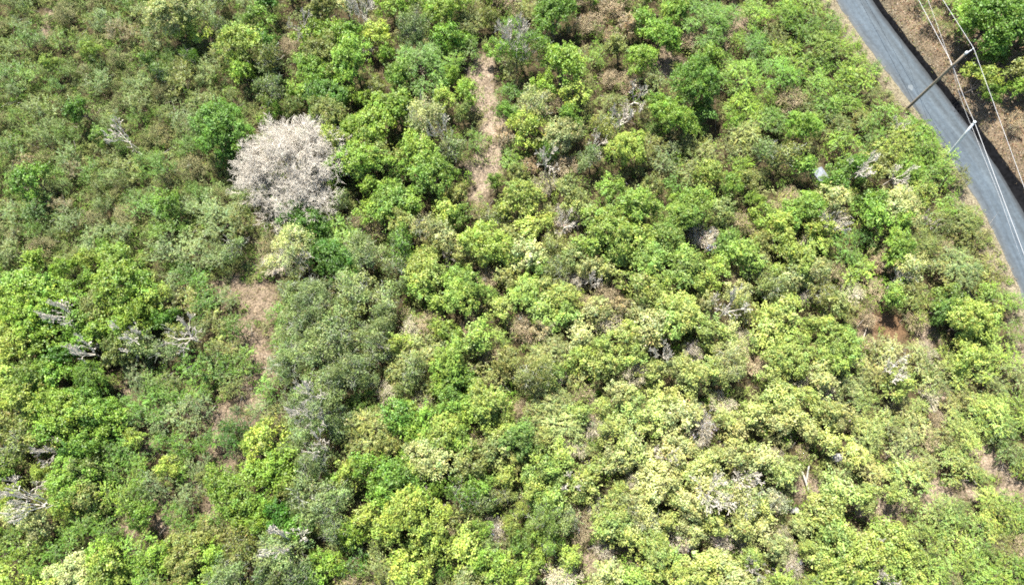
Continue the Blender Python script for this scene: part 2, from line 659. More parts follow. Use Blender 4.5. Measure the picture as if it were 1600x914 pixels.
DITCHM = plain('wet_ditch', (.004, .004, .0045), .95, 0, 3, .5, .03)
P = Pile()
prof = []
wj = .12 * vnoise(al, al * 0, 2.7, 44)
for n_, k in enumerate(ks):
    w = float(ditch_w(MR[k, 1])) + wj[n_]
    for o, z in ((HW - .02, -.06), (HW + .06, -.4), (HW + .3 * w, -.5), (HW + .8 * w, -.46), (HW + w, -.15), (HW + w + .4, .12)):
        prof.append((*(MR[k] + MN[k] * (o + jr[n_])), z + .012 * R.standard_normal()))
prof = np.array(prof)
i_, j_ = np.meshgrid(np.arange(5), np.arange(nk - 1))
b_ = (j_ * 6 + i_).ravel()
P.add(prof, np.stack([b_, b_ + 1, b_ + 7, b_ + 6], 1))
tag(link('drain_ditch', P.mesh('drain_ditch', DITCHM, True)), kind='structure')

# stain of washed-out soil and the pale repaired spot on the asphalt (flat sheets on the road)
def spot(name, px, py, rx, ry, rot, mat, seed, n=40):
    c = at(px, py, .03)
    r = np.random.default_rng(seed)
    an = np.linspace(0, 2 * math.pi, n, endpoint=False)
    rad = 1 + .12 * np.sin(3 * an + r.uniform(0, 6)) + .07 * np.sin(5 * an + r.uniform(0, 6)) + .04 * r.standard_normal(n)
    xy = np.stack([np.cos(an) * rx * rad, np.sin(an) * ry * rad], 1)
    rot = math.radians(rot)
    xy = xy @ np.array([[math.cos(rot), math.sin(rot)], [-math.sin(rot), math.cos(rot)]])
    V = np.concatenate([[[0, 0]], xy]) + c[:2]
    d, _ = road_d(V[:, 0], V[:, 1])
    z = .03 * (1 - (d / HW) ** 2) + .006
    keep = np.clip(d, -HW + .02, HW - .02) - d
    k = [np.argmin(np.sum((MR - v) ** 2, 1)) for v in V]
    V = V + MN[k] * keep[:, None]
    F = np.array([(0, 1 + i, 1 + (i + 1) % n) for i in range(n)])
    tag(link(name, make_mesh(name, np.column_stack([V, np.maximum(z, .006)]), [F], mat)), kind='structure')


ang = math.degrees(math.atan2(*(-MT[len(MT) // 2])[::-1]))
spot('road_stain', 1506, 186, .42, 2.1, ang - 90, plain('damp_asphalt', (.022, .026, .031), .7, 0, 4, .5), 3)
spot('road_patch', 1423, 137, .28, .35, 0, plain('pale_patch', (.06, .07, .075), .85, 0, 5, .2), 4)


# ------------------------------------------------------------------ plant prototypes
def rdir(r, n, zmin=-1.0):
    z = r.uniform(zmin, 1, n)
    a = r.uniform(0, 2 * math.pi, n)
    q = np.sqrt(1 - z * z)
    return np.stack([q * np.cos(a), q * np.sin(a), z], 1)


def lobes_for(r, Rad, h, zb, n, rl0, spread=.62):
    ph = r.uniform(0, 6.28, 3)
    zc, hv = (h * .55 + zb * .45), (h - zb) * .5
    L = []
    for k in range(n):
        a = k * 2.39996 + r.uniform(-.4, .4)
        u = (k + .5) / n
        zz = 1 - 1.25 * u + r.uniform(-.12, .12)
        zz = max(-.35, min(.98, zz))
        q = math.sqrt(1 - zz * zz)
        mod = 1 + .16 * math.sin(2 * a + ph[0]) + .12 * math.sin(3 * a + ph[1])
        f = spread * r.uniform(.85, 1.15)
        rl = rl0 * r.uniform(.75, 1.25)
        c = np.array([math.cos(a) * q * Rad * mod * f, math.sin(a) * q * Rad * mod * f, zc + hv * zz * .8 + r.uniform(-.15, .15) - .2 * rl])
        L.append((c, rl))
    return L


def limbs(r, lobes, h, r0=.09):
    """trunk and limbs to the lobes"""
    P = Pile()
    fork = np.array([r.uniform(-.1, .1), r.uniform(-.1, .1), h * .28])
    v, f, tr = tube([[0, 0, -.25], [0, 0, .05], fork * [.6, .6, .6], fork], [r0 * 1.5, r0 * 1.15, r0, r0 * .9], 6, False)
    P.add(v, f)
    for c, rl in lobes:
        m1 = fork * .55 + c * .45 + r.normal(0, .12, 3) + [0, 0, -.12 * h * .3]
        m2 = c * .85 + fork * .15 + r.normal(0, .08, 3)
        v, f, tr = tube([fork - [0, 0, .05], m1, m2, c + [0, 0, rl * .5]], [r0 * .6, r0 * .42, r0 * .26, .012], 5, False)
        P.add(v, f)
    return P


def leaf_tint(r, b, hue, m, dry=.035):
    hy = r.normal(0, hue) + r.normal(0, .07, m)
    gr = np.clip(r.normal(.04, .10) + r.normal(0, .07, m), -.15, .45)      # dusty leaves
    t = np.stack([b * (1 + hy + .25 * gr), b * (1 + .25 * hy - .05 * gr), b * (1 - .4 * hy + .7 * gr)], 1)
    w = r.random(m) < dry
    t[w] = t[w] * [1.45, 1.0, 1.5]
    return np.clip(t, .15, 2.4)


def clump_leaves(P, r, lobes, rc0, per, ln, wd, updark=.5, cov=2.3, hue=.09, flat=.8, zmin=-.45, shoots=0):
    for c, rl in lobes:
        n = max(4, int(cov * (rl / rc0) ** 2))
        el = np.array([r.uniform(.75, 1.3), r.uniform(.75, 1.3), flat * r.uniform(.8, 1.2)])
        dd = rdir(r, n, zmin)
        cc = c + dd * rl * el * r.uniform(.6, 1.12, (n, 1))
        lob_t = r.uniform(.82, 1.18)
        for k in range(n):
            if r.random() < .1:
                continue
            rc = rc0 * r.choice([.5, .75, 1.0, 1.25, 1.6], p=[.2, .25, .25, .2, .1])
            m = max(6, int(per * (rc / rc0) ** 2 * r.uniform(.6, 1.25)))
            ld = rdir(r, m, -.6)
            pos = cc[k] + ld * [rc, rc, rc * .75] * (r.uniform(.15, 1.15, (m, 1)) ** .55)
            nn = nrm(ld * .5 + dd[k] * .3 + [0, 0, updark] + r.normal(0, .5, (m, 3)))
            ax = nrm(ld + r.normal(0, .8, (m, 3)))
            b = lob_t * r.uniform(.72, 1.3) * r.uniform(.75, 1.25, m)
            v, f, tt = leaf_quads(pos, ax, nn, ln * r.uniform(.55, 1.35, m), wd * r.uniform(.6, 1.35, m), leaf_tint(r, b, hue, m))
            P.add(v, f, tt)
        for k in range(int(shoots * (rl / .8) ** 2)):
            d = rdir(r, 1, -.3)[0]
            L = r.uniform(.35, .75)
            m = r.integers(9, 17)
            u = np.linspace(0, 1, m)[:, None]
            pos = c + d * rl * el * .75 + nrm(d + r.normal(0, .3, 3)) * L * u + [0, 0, -.15] * u ** 2 + r.normal(0, .07, (m, 3))
            nn = nrm(np.array([0, 0, .9]) + d * .3 + r.normal(0, .45, (m, 3)))
            b = lob_t * r.uniform(.8, 1.25) * r.uniform(.75, 1.25, m)
            v, f, tt = leaf_quads(pos, nrm(d + r.normal(0, .7, (m, 3))), nn, ln * r.uniform(.6, 1.25, m), wd * r.uniform(.6, 1.2, m), leaf_tint(r, b, hue, m))
            P.add(v, f, tt)


def spray_leaves(P, r, lobes, nsp, nl, slen, ln, wd, tw=None, upright=0.0):
    for c, rl in lobes:
        lob_t = r.uniform(.85, 1.15)
        hy0 = r.normal(0, .1)
        n = max(8, int(nsp * (rl / .8) ** 2))
        dd = rdir(r, n, -.25)
        for k in range(n):
            d = dd[k]
            s = c + d * [rl, rl, rl * .7] * r.uniform(.25, .75)
            hd = nrm(d * [1, 1, .45] + r.normal(0, .25, 3) + [0, 0, upright])
            L = slen * r.uniform(.6, 1.25)
            tt_ = np.linspace(.05, 1, nl)[:, None]
            arch = np.array([0, 0, 1.]) * (tt_ * .35 - tt_ ** 2 * .42) * L
            pos = s + hd * L * tt_ + arch + r.normal(0, .045, (nl, 3))
            side = np.cross(hd, [0, 0, 1.])
            sg = np.where(np.arange(nl) % 2 == 0, 1, -1)[:, None]
            ax = nrm(hd * .75 + side * sg * .75 + r.normal(0, .25, (nl, 3)))
            nn = nrm(np.array([0, 0, 1.]) + d * .35 + r.normal(0, .33, (nl, 3)))
            b = lob_t * r.uniform(.75, 1.25) * r.uniform(.8, 1.2, nl)
            tint = leaf_tint(r, b * (1 + hy0), .1, nl)
            v, f, tt = leaf_quads(pos, ax, nn, ln * r.uniform(.7, 1.3, nl), wd * r.uniform(.7, 1.3, nl), tint)
            P.add(v, f, tt)
            if tw is not None and r.random() < .3:
                tw.append((s - hd * .2, s + hd * L * r.uniform(.8, 1.1) + [0, 0, .05]))


def branch(r, base, d, L, rad, depth, segs, spread=.55, grav=0.0, nk=(2, 4), shrink=.72, up=.12):
    """recursive bare branches -> list of (start, end, r0, r1)"""
    p = base
    d = nrm(d)
    nseg = 2 if depth > 0 else 1
    for s in range(nseg):
        d2 = nrm(d + r.normal(0, .2, 3) + [0, 0, up * .5 - grav])
        e = p + d2 * L / nseg
        ra = rad * (1 - .35 * s / nseg)
        rb = rad * (1 - .35 * (s + 1) / nseg)
        segs.append((p, e, ra, rb))
        p, d = e, d2
        if depth > 0 and s < nseg - 1 and r.random() < .75:
            dn = nrm(d + spread * 1.5 * rdir(r, 1)[0] + [0, 0, up])
            branch(r, p, dn, L * shrink * .8, rb * .6, depth - 1, segs, spread, grav, nk, shrink, up)
    if depth > 0:
        for k in range(r.integers(*nk)):
            dn = nrm(d + spread * rdir(r, 1)[0] * 1.25 + [0, 0, up - grav])
            branch(r, p, dn, L * shrink * r.uniform(.8, 1.2), rb * .68, depth - 1, segs, spread, grav, nk, shrink, up)


def segs_pile(segs, r, rmin=.007, bright=(.8, 1.15), P=None):
    P = P or Pile()
    S = np.array([s[0] for s in segs])
    E = np.array([s[1] for s in segs])
    a = np.maximum(np.array([s[2] for s in segs]), rmin)
    b = np.maximum(np.array([s[3] for s in segs]), rmin)
    v, f = sticks(S, E, a, b)
    t_ = np.repeat(r.uniform(*bright, len(S)), 6)[:, None] * np.ones(3)
    P.add(v, f, t_)
    return P


PROTO = {}                 # (style, size class) -> list of dict(R=, zc=, parts=[(name, mesh)])


def proto(style, size, parts, Rad, h):
    PROTO.setdefault((style, size), []).append(dict(R=Rad, h=h, parts=parts))


SIZES = {'s': (1.35, 2.9), 'm': (2.1, 4.2), 'b': (3.1, 5.6)}
for sz, (Rad, h) in SIZES.items():
    for v_ in range({'s': 5, 'm': 5, 'b': 4}[sz]):
        r = np.random.default_rng(100 + v_ * 7 + ord(sz))
        nl = {'s': 6, 'm': 10, 'b': 17}[sz]
        rl = {'s': .62, 'm': .82, 'b': 1.0}[sz]
        # leafy: broad leaves in cauliflower clumps
        L = lobes_for(r, Rad, h, h * .25, nl, rl)
        P = Pile()
        clump_leaves(P, r, L, .30, 46, .16, .095, cov=2.4, shoots=12)
        proto('l', sz, [('trunk', limbs(r, L, h, .05 + .025 * Rad).mesh('leafy_trunk', BARK)), ('crown', P.mesh('leafy_crown', LEAF))], Rad, h)
        # feathery: fine leaflets on arching sprays
        L = lobes_for(r, Rad, h * .8, h * .15, nl, rl * .88, .76)
        P, tw = Pile(), []
        spray_leaves(P, r, L, 50, 12, .66, .16, .06, tw)
        st_ = limbs(r, L, h * .8, .03 + .015 * Rad)
        S_ = np.array([a for a, b in tw])
        E_ = np.array([b for a, b in tw])
        v, f = sticks(S_, E_, .012, .006)
        st_.add(v, f)
        proto('f', sz, [('stems', st_.mesh('feathery_stems', BARK)), ('foliage', P.mesh('feathery_foliage', LEAF))], Rad, h * .8)
        # upright fine shrub of the scrub
        L = lobes_for(r, Rad, h * .8, h * .1, nl, rl * .8, .78)
        P, tw = Pile(), []
        spray_leaves(P, r, L, 46, 12, .95, .19, .05, tw, 1.1)
        st_ = limbs(r, L, h * .8, .03 + .015 * Rad)
        v, f = sticks(np.array([a for a, b in tw]), np.array([b for a, b in tw]), .012, .006)
        st_.add(v, f)
        proto('g', sz, [('stems', st_.mesh('shrub_stems', BARK)), ('foliage', P.mesh('shrub_foliage', LEAF))], Rad, h * .8)
        # sage: small grey leaves with pale twigs poking out
        L = lobes_for(r, Rad, h, h * .2, nl + 2, rl * .95)
        P = Pile()
        clump_leaves(P, r, L, .42, 62, .15, .075, .45, 2.0, .07, .8, shoots=4)
        segs = []
        for c, q in L:
            segs.append((np.array([0, 0, h * .3]), c, .02, .012))
            for k in range(4):
                d = rdir(r, 1, .0)[0]
                branch(r, c - [0, 0, q * .3], d, q * .75, .014, 2, segs, .5, 0, (1, 3), .7, .1)
        proto('s', sz, [('trunk', limbs(r, L, h, .05 + .025 * Rad).mesh('sage_trunk', BARK)), ('crown', P.mesh('sage_crown', LEAF)), ('bare_twigs', segs_pile(segs, r).mesh('sage_twigs', WOOD))], Rad, h)
    # dry bushes: many fine twigs with a few withered leaves
    for v_ in range(4):
        r = np.random.default_rng(300 + v_ * 7 + ord(sz))
        hh = h * .72
        nl = {'s': 7, 'm': 11, 'b': 17}[sz]
        L = lobes_for(r, Rad, hh, .1, nl, {'s': .6, 'm': .8, 'b': 1.0}[sz])
        segs = []
        base = np.array([0, 0, .1])
        for c, q in L:
            segs.append((base, c * .6, .03, .022))
            segs.append((c * .6, c, .022, .016))
            for k in range(20):
                d = rdir(r, 1, -.1)[0]
                branch(r, c - [0, 0, q * .35], d, q * .62, .014, 2, segs, .6, 0, (2, 4), .7, .08)
        P = Pile()
        clump_leaves(P, r, L, .3, 11, .13, .07, .4, 2.0, .12, .8)
        proto('d', sz, [('twigs', segs_pile(segs, r, .007, (.6, 1.2)).mesh('dry_twigs', WOOD)), ('leaves', P.mesh('withered_leaves', LEAF_DRY))], Rad, hh)
    # bare branches, silvery
    for v_ in range(4):
        r = np.random.default_rng(500 + v_ * 7 + ord(sz))
        segs = []
        hh = h * .9
        nb = {'s': 4, 'm': 6, 'b': 8}[sz]
        segs.append((np.array([0, 0, -.2]), np.array([0, 0, hh * .3]), .05 + .02 * Rad, .04 + .015 * Rad))
        for k in range(nb):
            a = k * 6.28 / nb + r.uniform(-.5, .5)
            d = np.array([math.cos(a), math.sin(a), r.uniform(.35, .9)])
            branch(r, np.array([0, 0, hh * .3]), d, Rad * .42, .036 + .008 * Rad, 4, segs, .5, 0, (2, 4), .68, .08)
        S = np.array([s[1] for s in segs])
        k_ = Rad / np.percentile(np.hypot(S[:, 0], S[:, 1]), 96)
        kz = (hh - .0) / np.percentile(S[:, 2], 98)
        sc_ = np.array([k_, k_, kz])
        segs = [(a * sc_, b * sc_, c, d) for a, b, c, d in segs]
        proto('w', sz, [('trunk', segs_pile(segs[:1], r, .02).mesh('bare_trunk', WOOD)), ('branches', segs_pile(segs[1:], r, .016).mesh('bare_branches', WOOD))], Rad, hh)

# ------------------------------------------------------------------ the plants of the photo: px py r style colour
CROWNS = """
273 25 38 l P;292 50 22 l Y;383 73 31 l Y;358 205 44 l G;375 240 26 l D;157 215 16 l L;57 285 25 l G;150 85 14 l Y;47 67 20 f G;197 212 20 w W;83 100 14 l Y;127 172 20 l D;290 127 22 f O;377 118 18 l L;235 107 16 l D;257 262 20 f G;300 262 22 d B;222 25 18 f O;330 20 20 f S;170 30 18 f S;100 25 18 d B;20 120 20 f G;60 170 22 f O;110 240 20 f S;20 230 20 f G;160 130 20 f S;215 160 20 f O;245 60 18 f S;290 190 22 f S;330 110 18 f O;60 215 18 f O;200 265 20 f O;150 270 20 f G;320 165 20 f O;250 210 18 d B;400 30 22 l G;420 8 18 l D
463 38 22 w W;505 20 24 l O;540 8 20 l P;570 22 24 w W;593 57 20 l Y;612 15 20 l L;657 43 30 s S;640 10 20 l L;700 20 28 l L;735 12 18 f O;490 57 22 l L;527 53 20 l L;413 67 20 l D;430 87 22 s O;455 75 18 d B;550 90 36 l L;515 88 26 l O;483 117 26 l L;508 157 32 l D;470 150 20 l L;657 100 48 f G;690 60 22 l G;700 95 26 f G;627 123 26 l L;617 160 30 l L;585 140 18 s O;690 157 18 l Y;670 187 38 s P;700 210 20 w W;513 190 32 l O;550 205 26 l L;587 200 34 l L;647 233 36 l L;480 215 14 l Y;560 260 34 l L;523 227 28 l Y;600 250 22 l O;705 237 22 s S;667 277 34 l L;612 302 20 l L;630 262 20 l L;420 140 24 s S;413 115 18 f S;742 222 18 f G;735 37 24 f O;728 75 20 f G;575 75 14 w W
815 72 34 s G;808 68 30 w W;867 33 38 l G;830 20 20 f O;923 37 22 d B;950 15 22 d B;877 107 36 l L;850 135 18 l L;897 150 24 l Y;1030 60 28 l L;1008 40 20 l L;1100 37 42 f G;1053 18 24 l L;1130 30 26 f G;997 95 26 l L;970 80 20 l O;1077 63 18 d B;1077 133 42 l G;1107 93 20 l L;1095 85 14 f O;1047 187 28 l L;990 150 22 w W;973 190 20 w W;985 128 20 d B;977 233 26 l Y;840 173 28 s P;835 165 20 d B;873 213 28 l P;853 255 22 w W;820 207 24 l Y;1160 123 30 f L;1157 167 26 f L;1183 73 26 f G;1163 217 28 f O;1185 190 22 f L;1073 267 24 f O;953 123 18 d B;925 253 20 s S;925 228 16 w W;1193 243 22 s S;850 240 18 s G;800 110 20 f O;795 150 18 f G;800 250 22 f G;795 45 18 f G;880 260 22 d B;940 200 22 s O;1020 130 20 f O;1010 230 24 f O;1040 250 22 f S;1110 240 24 f O;1100 180 20 l G;1130 60 16 d B;960 165 18 f O;1110 270 20 l Y;1150 265 20 f L;900 90 18 f O
1294 286 11 l G;1223 27 28 f L;1247 30 20 f G;1265 12 20 f L;1290 77 30 f L;1220 80 22 f L;1205 58 20 f O;1273 103 20 f G;1335 100 20 f L;1342 125 24 f L;1280 143 28 f L;1217 120 28 f G;1233 157 22 d O;1323 157 22 f L;1293 170 22 f G;1208 193 26 f G;1250 203 26 l L;1385 180 22 f L;1425 204 24 f L;1440 228 30 f L;1400 230 32 f Y;1407 197 14 w W;1478 252 22 f L;1363 217 28 f G;1317 233 24 f L;1227 247 26 s O;1250 265 20 l L;1343 267 22 w W;1397 273 18 w W;1330 262 22 l G;1370 262 26 l O;1420 262 26 f L;1310 280 22 l G;1407 297 15 w W;1500 283 18 f O;1465 275 24 f L;1340 190 20 f O;1180 20 24 f L;1240 110 22 f L;1250 60 20 f G;1300 40 18 f G;1310 120 20 f L;1260 170 18 f O
1555 30 52 l G;1520 25 28 l L;1600 60 40 l G;1530 123 20 l Y;1558 145 13 l G;1590 140 16 l L;1545 80 26 l L;1590 110 24 l O;1505 55 14 f Y;1592 185 16 d B;1590 20 30 l Y;1440 0 14 f G;1460 25 14 f O;1475 45 12 f O
40 452 42 l L;12 470 26 l L;75 450 26 l G;117 462 24 l L;200 415 36 l L;187 448 42 l L;225 450 26 l L;160 478 30 l O;252 462 22 l Y;107 487 22 w W;207 495 34 l L;173 522 28 l L;47 495 34 l L;77 502 24 l G;33 540 36 l Y;70 535 26 l L;130 505 24 l L;282 516 28 w W;285 520 20 s O;225 538 26 s S;228 532 24 w W;267 548 22 s S;140 552 24 w W;253 502 20 l D;60 588 34 l L;20 595 28 l Y;150 588 30 l G;123 530 22 l L;95 560 22 l D;90 600 24 l L;350 345 32 f S;260 365 24 f G;257 395 24 f S;313 448 22 f G;297 472 26 f O;322 480 22 f G;367 512 20 f G;300 565 24 f G;333 572 28 f G;247 598 22 f G;217 588 24 f S;375 345 24 f O;330 330 24 f S;230 330 24 f G;260 320 22 l G;300 390 26 f S;340 400 24 f S;370 390 20 s S;290 425 20 f D;20 335 20 f S;55 330 22 f D;20 390 22 f O;70 385 20 d B;110 350 22 f S;150 345 20 d B;150 380 22 f S;190 370 22 f S;110 400 18 f O;30 365 16 d B;200 335 20 d B;60 415 18 l L;270 445 18 f S;350 545 20 f O;380 570 22 f G;340 500 20 f O;190 550 22 l O;240 475 16 l D;310 600 22 f G;360 600 18 f O;270 590 18 f O;425 385 22 d B
477 348 30 l D;455 330 18 l D;530 372 36 f G;517 408 34 l D;500 380 24 l D;513 315 15 w W;535 318 18 s S;460 395 36 s P;435 408 24 d W;480 408 22 w W;613 322 30 l L;640 320 20 l L;583 335 22 l L;590 358 20 d O;560 350 18 d B;577 408 34 s S;560 395 20 s S;623 385 24 s G;620 420 24 s S;500 465 44 s S;560 452 38 s S;602 468 28 s S;468 505 36 s S;530 515 42 s S;578 528 32 s S;488 560 40 s S;550 572 36 s S;450 575 32 s S;510 603 36 s S;600 500 20 s S;455 460 24 s S;590 560 20 s S;440 490 20 f G;440 540 20 f G;430 600 24 f G;700 335 20 l Y;697 372 22 l P;753 385 36 l L;730 395 20 l O;667 428 32 l Y;660 450 22 l L;665 410 18 l Y;703 435 20 l L;713 468 28 l L;690 470 18 l L;643 402 16 l L;665 355 22 s P;650 340 18 d B;763 438 20 d B;640 512 20 d P;673 505 22 d O;690 515 20 l L;620 535 18 l Y;647 552 38 f O;625 575 22 f O;703 552 30 l L;700 580 22 l L;653 582 24 s S;720 590 22 l G;755 530 28 l L;740 545 18 l O;780 492 22 l Y;597 540 16 w W;737 512 18 d B;773 342 20 s O;745 330 18 d O;790 325 20 l Y;740 480 18 d O;700 400 12 w W;725 340 18 l G;680 395 16 l O;630 450 14 s S;770 590 24 f O;690 600 20 l G;660 605 22 f O
817 315 30 l Y;830 358 26 l Y;820 408 26 l P;795 405 20 l Y;883 342 24 d W;880 350 18 w W;910 318 22 l O;987 325 26 l G;1013 328 30 l L;1063 345 28 l L;945 368 36 l L;925 385 22 l L;985 375 26 l L;960 395 22 l L;1098 325 30 l L;1130 330 20 l O;1040 375 28 l L;1017 408 28 l L;1070 432 34 l L;1050 400 22 l L;1090 445 22 l L;1097 372 24 d W;1137 378 20 l G;1163 405 32 l L;1180 430 22 s O;877 462 28 l Y;855 450 20 l O;813 465 30 l L;848 480 26 l L;900 438 20 d W;925 445 16 w W;943 462 22 d B;1000 458 26 l Y;1027 470 24 l Y;993 492 18 l P;1063 488 32 l Y;1040 505 24 l L;1085 505 22 l L;953 505 24 d P;930 490 22 l P;1013 518 28 l P;980 530 22 l Y;1113 522 28 l G;1095 500 18 d P;1137 485 26 w W;1150 480 20 s O;1047 557 17 w W;940 575 24 l Y;980 550 22 l L;867 555 32 f O;905 560 22 l L;830 582 32 s O;860 590 22 l G;1133 560 30 s P;1110 575 22 l Y;1180 568 24 d B;1077 598 30 l Y;1060 580 20 l O;1187 518 28 l Y;817 512 24 d B;840 420 18 l L;870 420 22 s O;870 390 20 s O;900 400 20 l O;880 500 22 l L;900 520 24 l P;800 345 18 d B;850 330 20 f O;790 440 20 l O;870 585 18 d W;940 540 18 l L;1020 590 22 l Y;990 590 22 d P;1140 430 20 d O;1120 420 18 l L;1150 350 20 d O;1195 345 22 l L;970 440 16 d O;1085 550 18 d W;1030 440 18 l L;795 560 20 l O;1160 460 20 l P
1258 328 28 l L;1235 340 20 l L;1303 345 24 d P;1300 350 22 w W;1280 358 20 l Y;1367 342 26 l L;1405 325 30 l P;1400 348 20 l L;1398 385 28 l L;1420 395 20 f G;1363 312 20 l G;1440 378 30 f O;1460 350 24 f O;1500 342 30 f O;1480 325 22 f L;1455 345 14 w W;1510 375 24 f O;1470 390 24 d O;1317 388 24 f G;1340 428 24 f L;1310 425 18 d O;1250 402 28 l Y;1220 385 24 l Y;1215 355 22 l Y;1267 420 22 l P;1213 455 22 s S;1240 435 20 l P;1227 492 28 l Y;1210 510 22 l Y;1267 508 16 l Y;1285 505 13 l Y;1245 530 22 l L;1417 425 24 s P;1400 435 14 w W;1500 420 32 f S;1475 430 24 f O;1540 425 22 f O;1520 445 18 f O;1480 470 26 l G;1465 480 18 l D;1513 490 32 l Y;1535 505 20 l L;1495 510 18 l L;1553 465 22 f L;1582 472 18 f L;1420 455 26 f O;1390 462 20 l L;1425 480 22 f Y;1355 500 16 d B;1310 538 32 l L;1295 560 24 l L;1227 565 30 l L;1205 590 22 l L;1383 555 26 f P;1400 575 20 w W;1365 580 20 f O;1540 538 24 f L;1535 565 28 f L;1580 520 20 f L;1510 560 22 l L;1500 545 16 l Y;1447 550 16 d P;1430 565 22 f O;1460 590 24 f O;1280 460 22 s O;1300 480 20 l O;1330 460 20 d P;1250 590 20 d P;1280 590 22 l P;1330 600 22 f O;1400 600 22 l L;1570 560 22 f L;1580 590 22 f O;1350 375 16 f D;1200 430 18 l Y;1260 460 18 d W;1500 590 24 f L;1300 570 14 d P;1430 500 18 d O;1380 410 18 d B;1330 400 16 f G;1545 600 20 f O
50 620 32 l Y;100 643 36 l L;70 655 22 l L;133 628 30 l G;150 650 22 l D;83 675 24 l L;173 663 24 l L;165 640 18 l L;213 683 15 l Y;140 687 22 l G;33 697 30 s O;60 690 22 l O;80 703 20 w W;37 647 12 w W;107 752 34 l L;130 735 22 l O;140 770 22 l O;60 750 14 l Y;30 773 24 w W;63 790 26 w W;23 806 17 l P;200 707 22 f G;167 700 24 f G;263 736 17 l Y;230 647 24 f G;215 660 18 f S;287 650 26 f S;370 657 22 f D;360 690 20 f D;293 693 24 f G;275 715 16 f O;317 727 22 f S;243 755 24 f S;290 773 20 f S;227 803 18 l G;277 807 19 f G;180 772 26 f L;200 790 16 f G;140 810 24 f G;215 770 20 f G;367 768 36 l L;390 745 22 l L;400 790 22 l G;393 690 16 l Y;67 817 20 l P;97 853 24 f G;33 857 28 f L;20 840 20 f G;160 867 24 l L;117 900 34 l P;90 905 24 l Y;165 890 28 l Y;213 857 28 f L;260 857 26 l L;285 840 18 f O;300 873 32 l O;330 860 22 l L;367 843 30 s O;360 895 36 s S;330 900 24 l L;230 895 26 f G;200 905 18 f L;13 900 24 l Y;333 823 20 f O;345 800 18 f G;300 820 16 f G;15 660 24 l O;15 720 22 l L;180 735 22 f G;15 760 18 l Y;250 690 16 f G;240 620 20 f G;330 690 18 f G;380 820 18 l L;20 625 20 l Y;170 830 20 f G;55 885 18 f G;120 700 22 l D
507 643 36 s S;500 640 34 w W;470 660 26 f S;587 667 38 f O;560 690 22 f O;617 645 26 l G;655 625 18 d P;760 630 34 l Y;785 640 22 l L;740 645 20 l L;707 623 24 l G;640 650 18 l Y;690 677 34 l Y;665 665 22 l L;720 690 24 l L;783 665 24 l Y;675 712 34 l P;650 725 22 l Y;737 722 28 l O;783 703 26 l O;417 690 26 l Y;443 735 30 l L;425 750 22 l L;455 760 16 l O;405 640 18 f S;493 725 32 s S;500 700 22 w W;540 733 24 l Y;580 728 26 l G;613 753 36 l G;600 775 24 l L;640 750 22 s G;480 772 30 s S;520 776 28 s S;462 790 18 s S;510 805 36 s S;530 830 22 s S;443 800 24 l D;467 832 24 l G;420 810 18 l L;415 785 16 l L;440 866 40 s S;455 845 28 w W;430 845 24 s S;480 890 26 s S;415 895 24 s S;573 806 26 l Y;558 830 20 l L;630 800 38 l Y;605 825 24 l Y;655 775 22 l L;675 825 28 l Y;690 800 16 l Y;680 860 24 l Y;655 850 18 l Y;640 880 28 l Y;517 876 22 l L;500 900 20 l L;553 870 26 f D;687 800 12 d W;720 770 26 s G;745 765 22 l L;760 780 22 s S;668 750 14 w W;635 703 14 w W;633 720 18 l G;727 818 26 f O;700 830 16 d O;777 828 20 d W;727 857 28 l Y;745 880 18 l L;752 833 18 l G;780 883 28 l L;720 906 22 l P;547 902 26 d O;600 895 28 f O;590 850 18 f O;790 740 20 l Y;430 655 18 f O;545 650 18 s S;605 615 18 d P;690 650 16 l L;640 680 20 l L;520 755 16 l L;470 690 20 s S;415 720 18 l L;790 780 18 s O;690 890 14 f D;570 625 20 f G
857 630 32 f O;840 650 22 f O;880 667 32 f O;900 645 20 l G;820 640 18 d B;987 627 24 l L;965 620 20 l P;927 673 22 d P;1000 700 28 l G;985 690 14 w W;950 677 22 l Y;957 713 20 l P;1023 657 26 l L;1067 647 28 l P;1100 673 24 d W;1085 640 20 d P;1053 722 30 l P;1040 715 20 w W;1027 757 28 l P;1010 780 20 l P;820 693 30 l G;880 705 22 l L;850 680 18 l O;837 727 28 l L;870 733 24 l L;830 757 22 l Y;910 753 26 l Y;890 750 18 w W;925 735 18 l L;867 783 24 l L;840 785 18 l L;853 810 32 s G;880 815 20 s S;820 843 18 l D;835 835 14 l G;810 870 18 f O;910 823 24 d B;950 810 32 l Y;960 833 26 l L;930 790 18 d W;1017 857 32 l L;990 845 22 l Y;1040 870 20 l L;1047 810 18 l L;1007 807 26 s P;985 790 22 s S;1120 770 34 w W;1115 765 30 s P;1160 772 28 s P;1165 765 26 w W;1133 720 26 l Y;1100 725 20 l Y;1160 735 20 w W;1150 810 26 l Y;1120 820 18 l L;1177 793 24 l L;1060 850 22 d W;1055 835 14 w W;1127 840 22 d W;1100 890 30 l Y;1120 870 18 l P;1170 873 17 l L;1187 893 18 w W;890 867 20 l L;950 897 24 l P;987 903 22 l L;1013 893 20 l Y;880 907 28 d P;833 877 20 l L;1150 680 22 l O;1180 710 22 l P;1080 780 24 l P;1075 825 20 l P;1170 650 22 l Y;1130 630 22 d P;1040 620 22 l Y;900 700 18 d P;940 640 16 l Y;1060 690 20 l P;1080 745 18 l Y;1050 780 16 l Y;1190 830 22 l P;1140 905 22 l P;1060 900 22 l Y;1180 920 20 l P;1010 730 16 l P;945 860 16 d W;810 720 16 l O
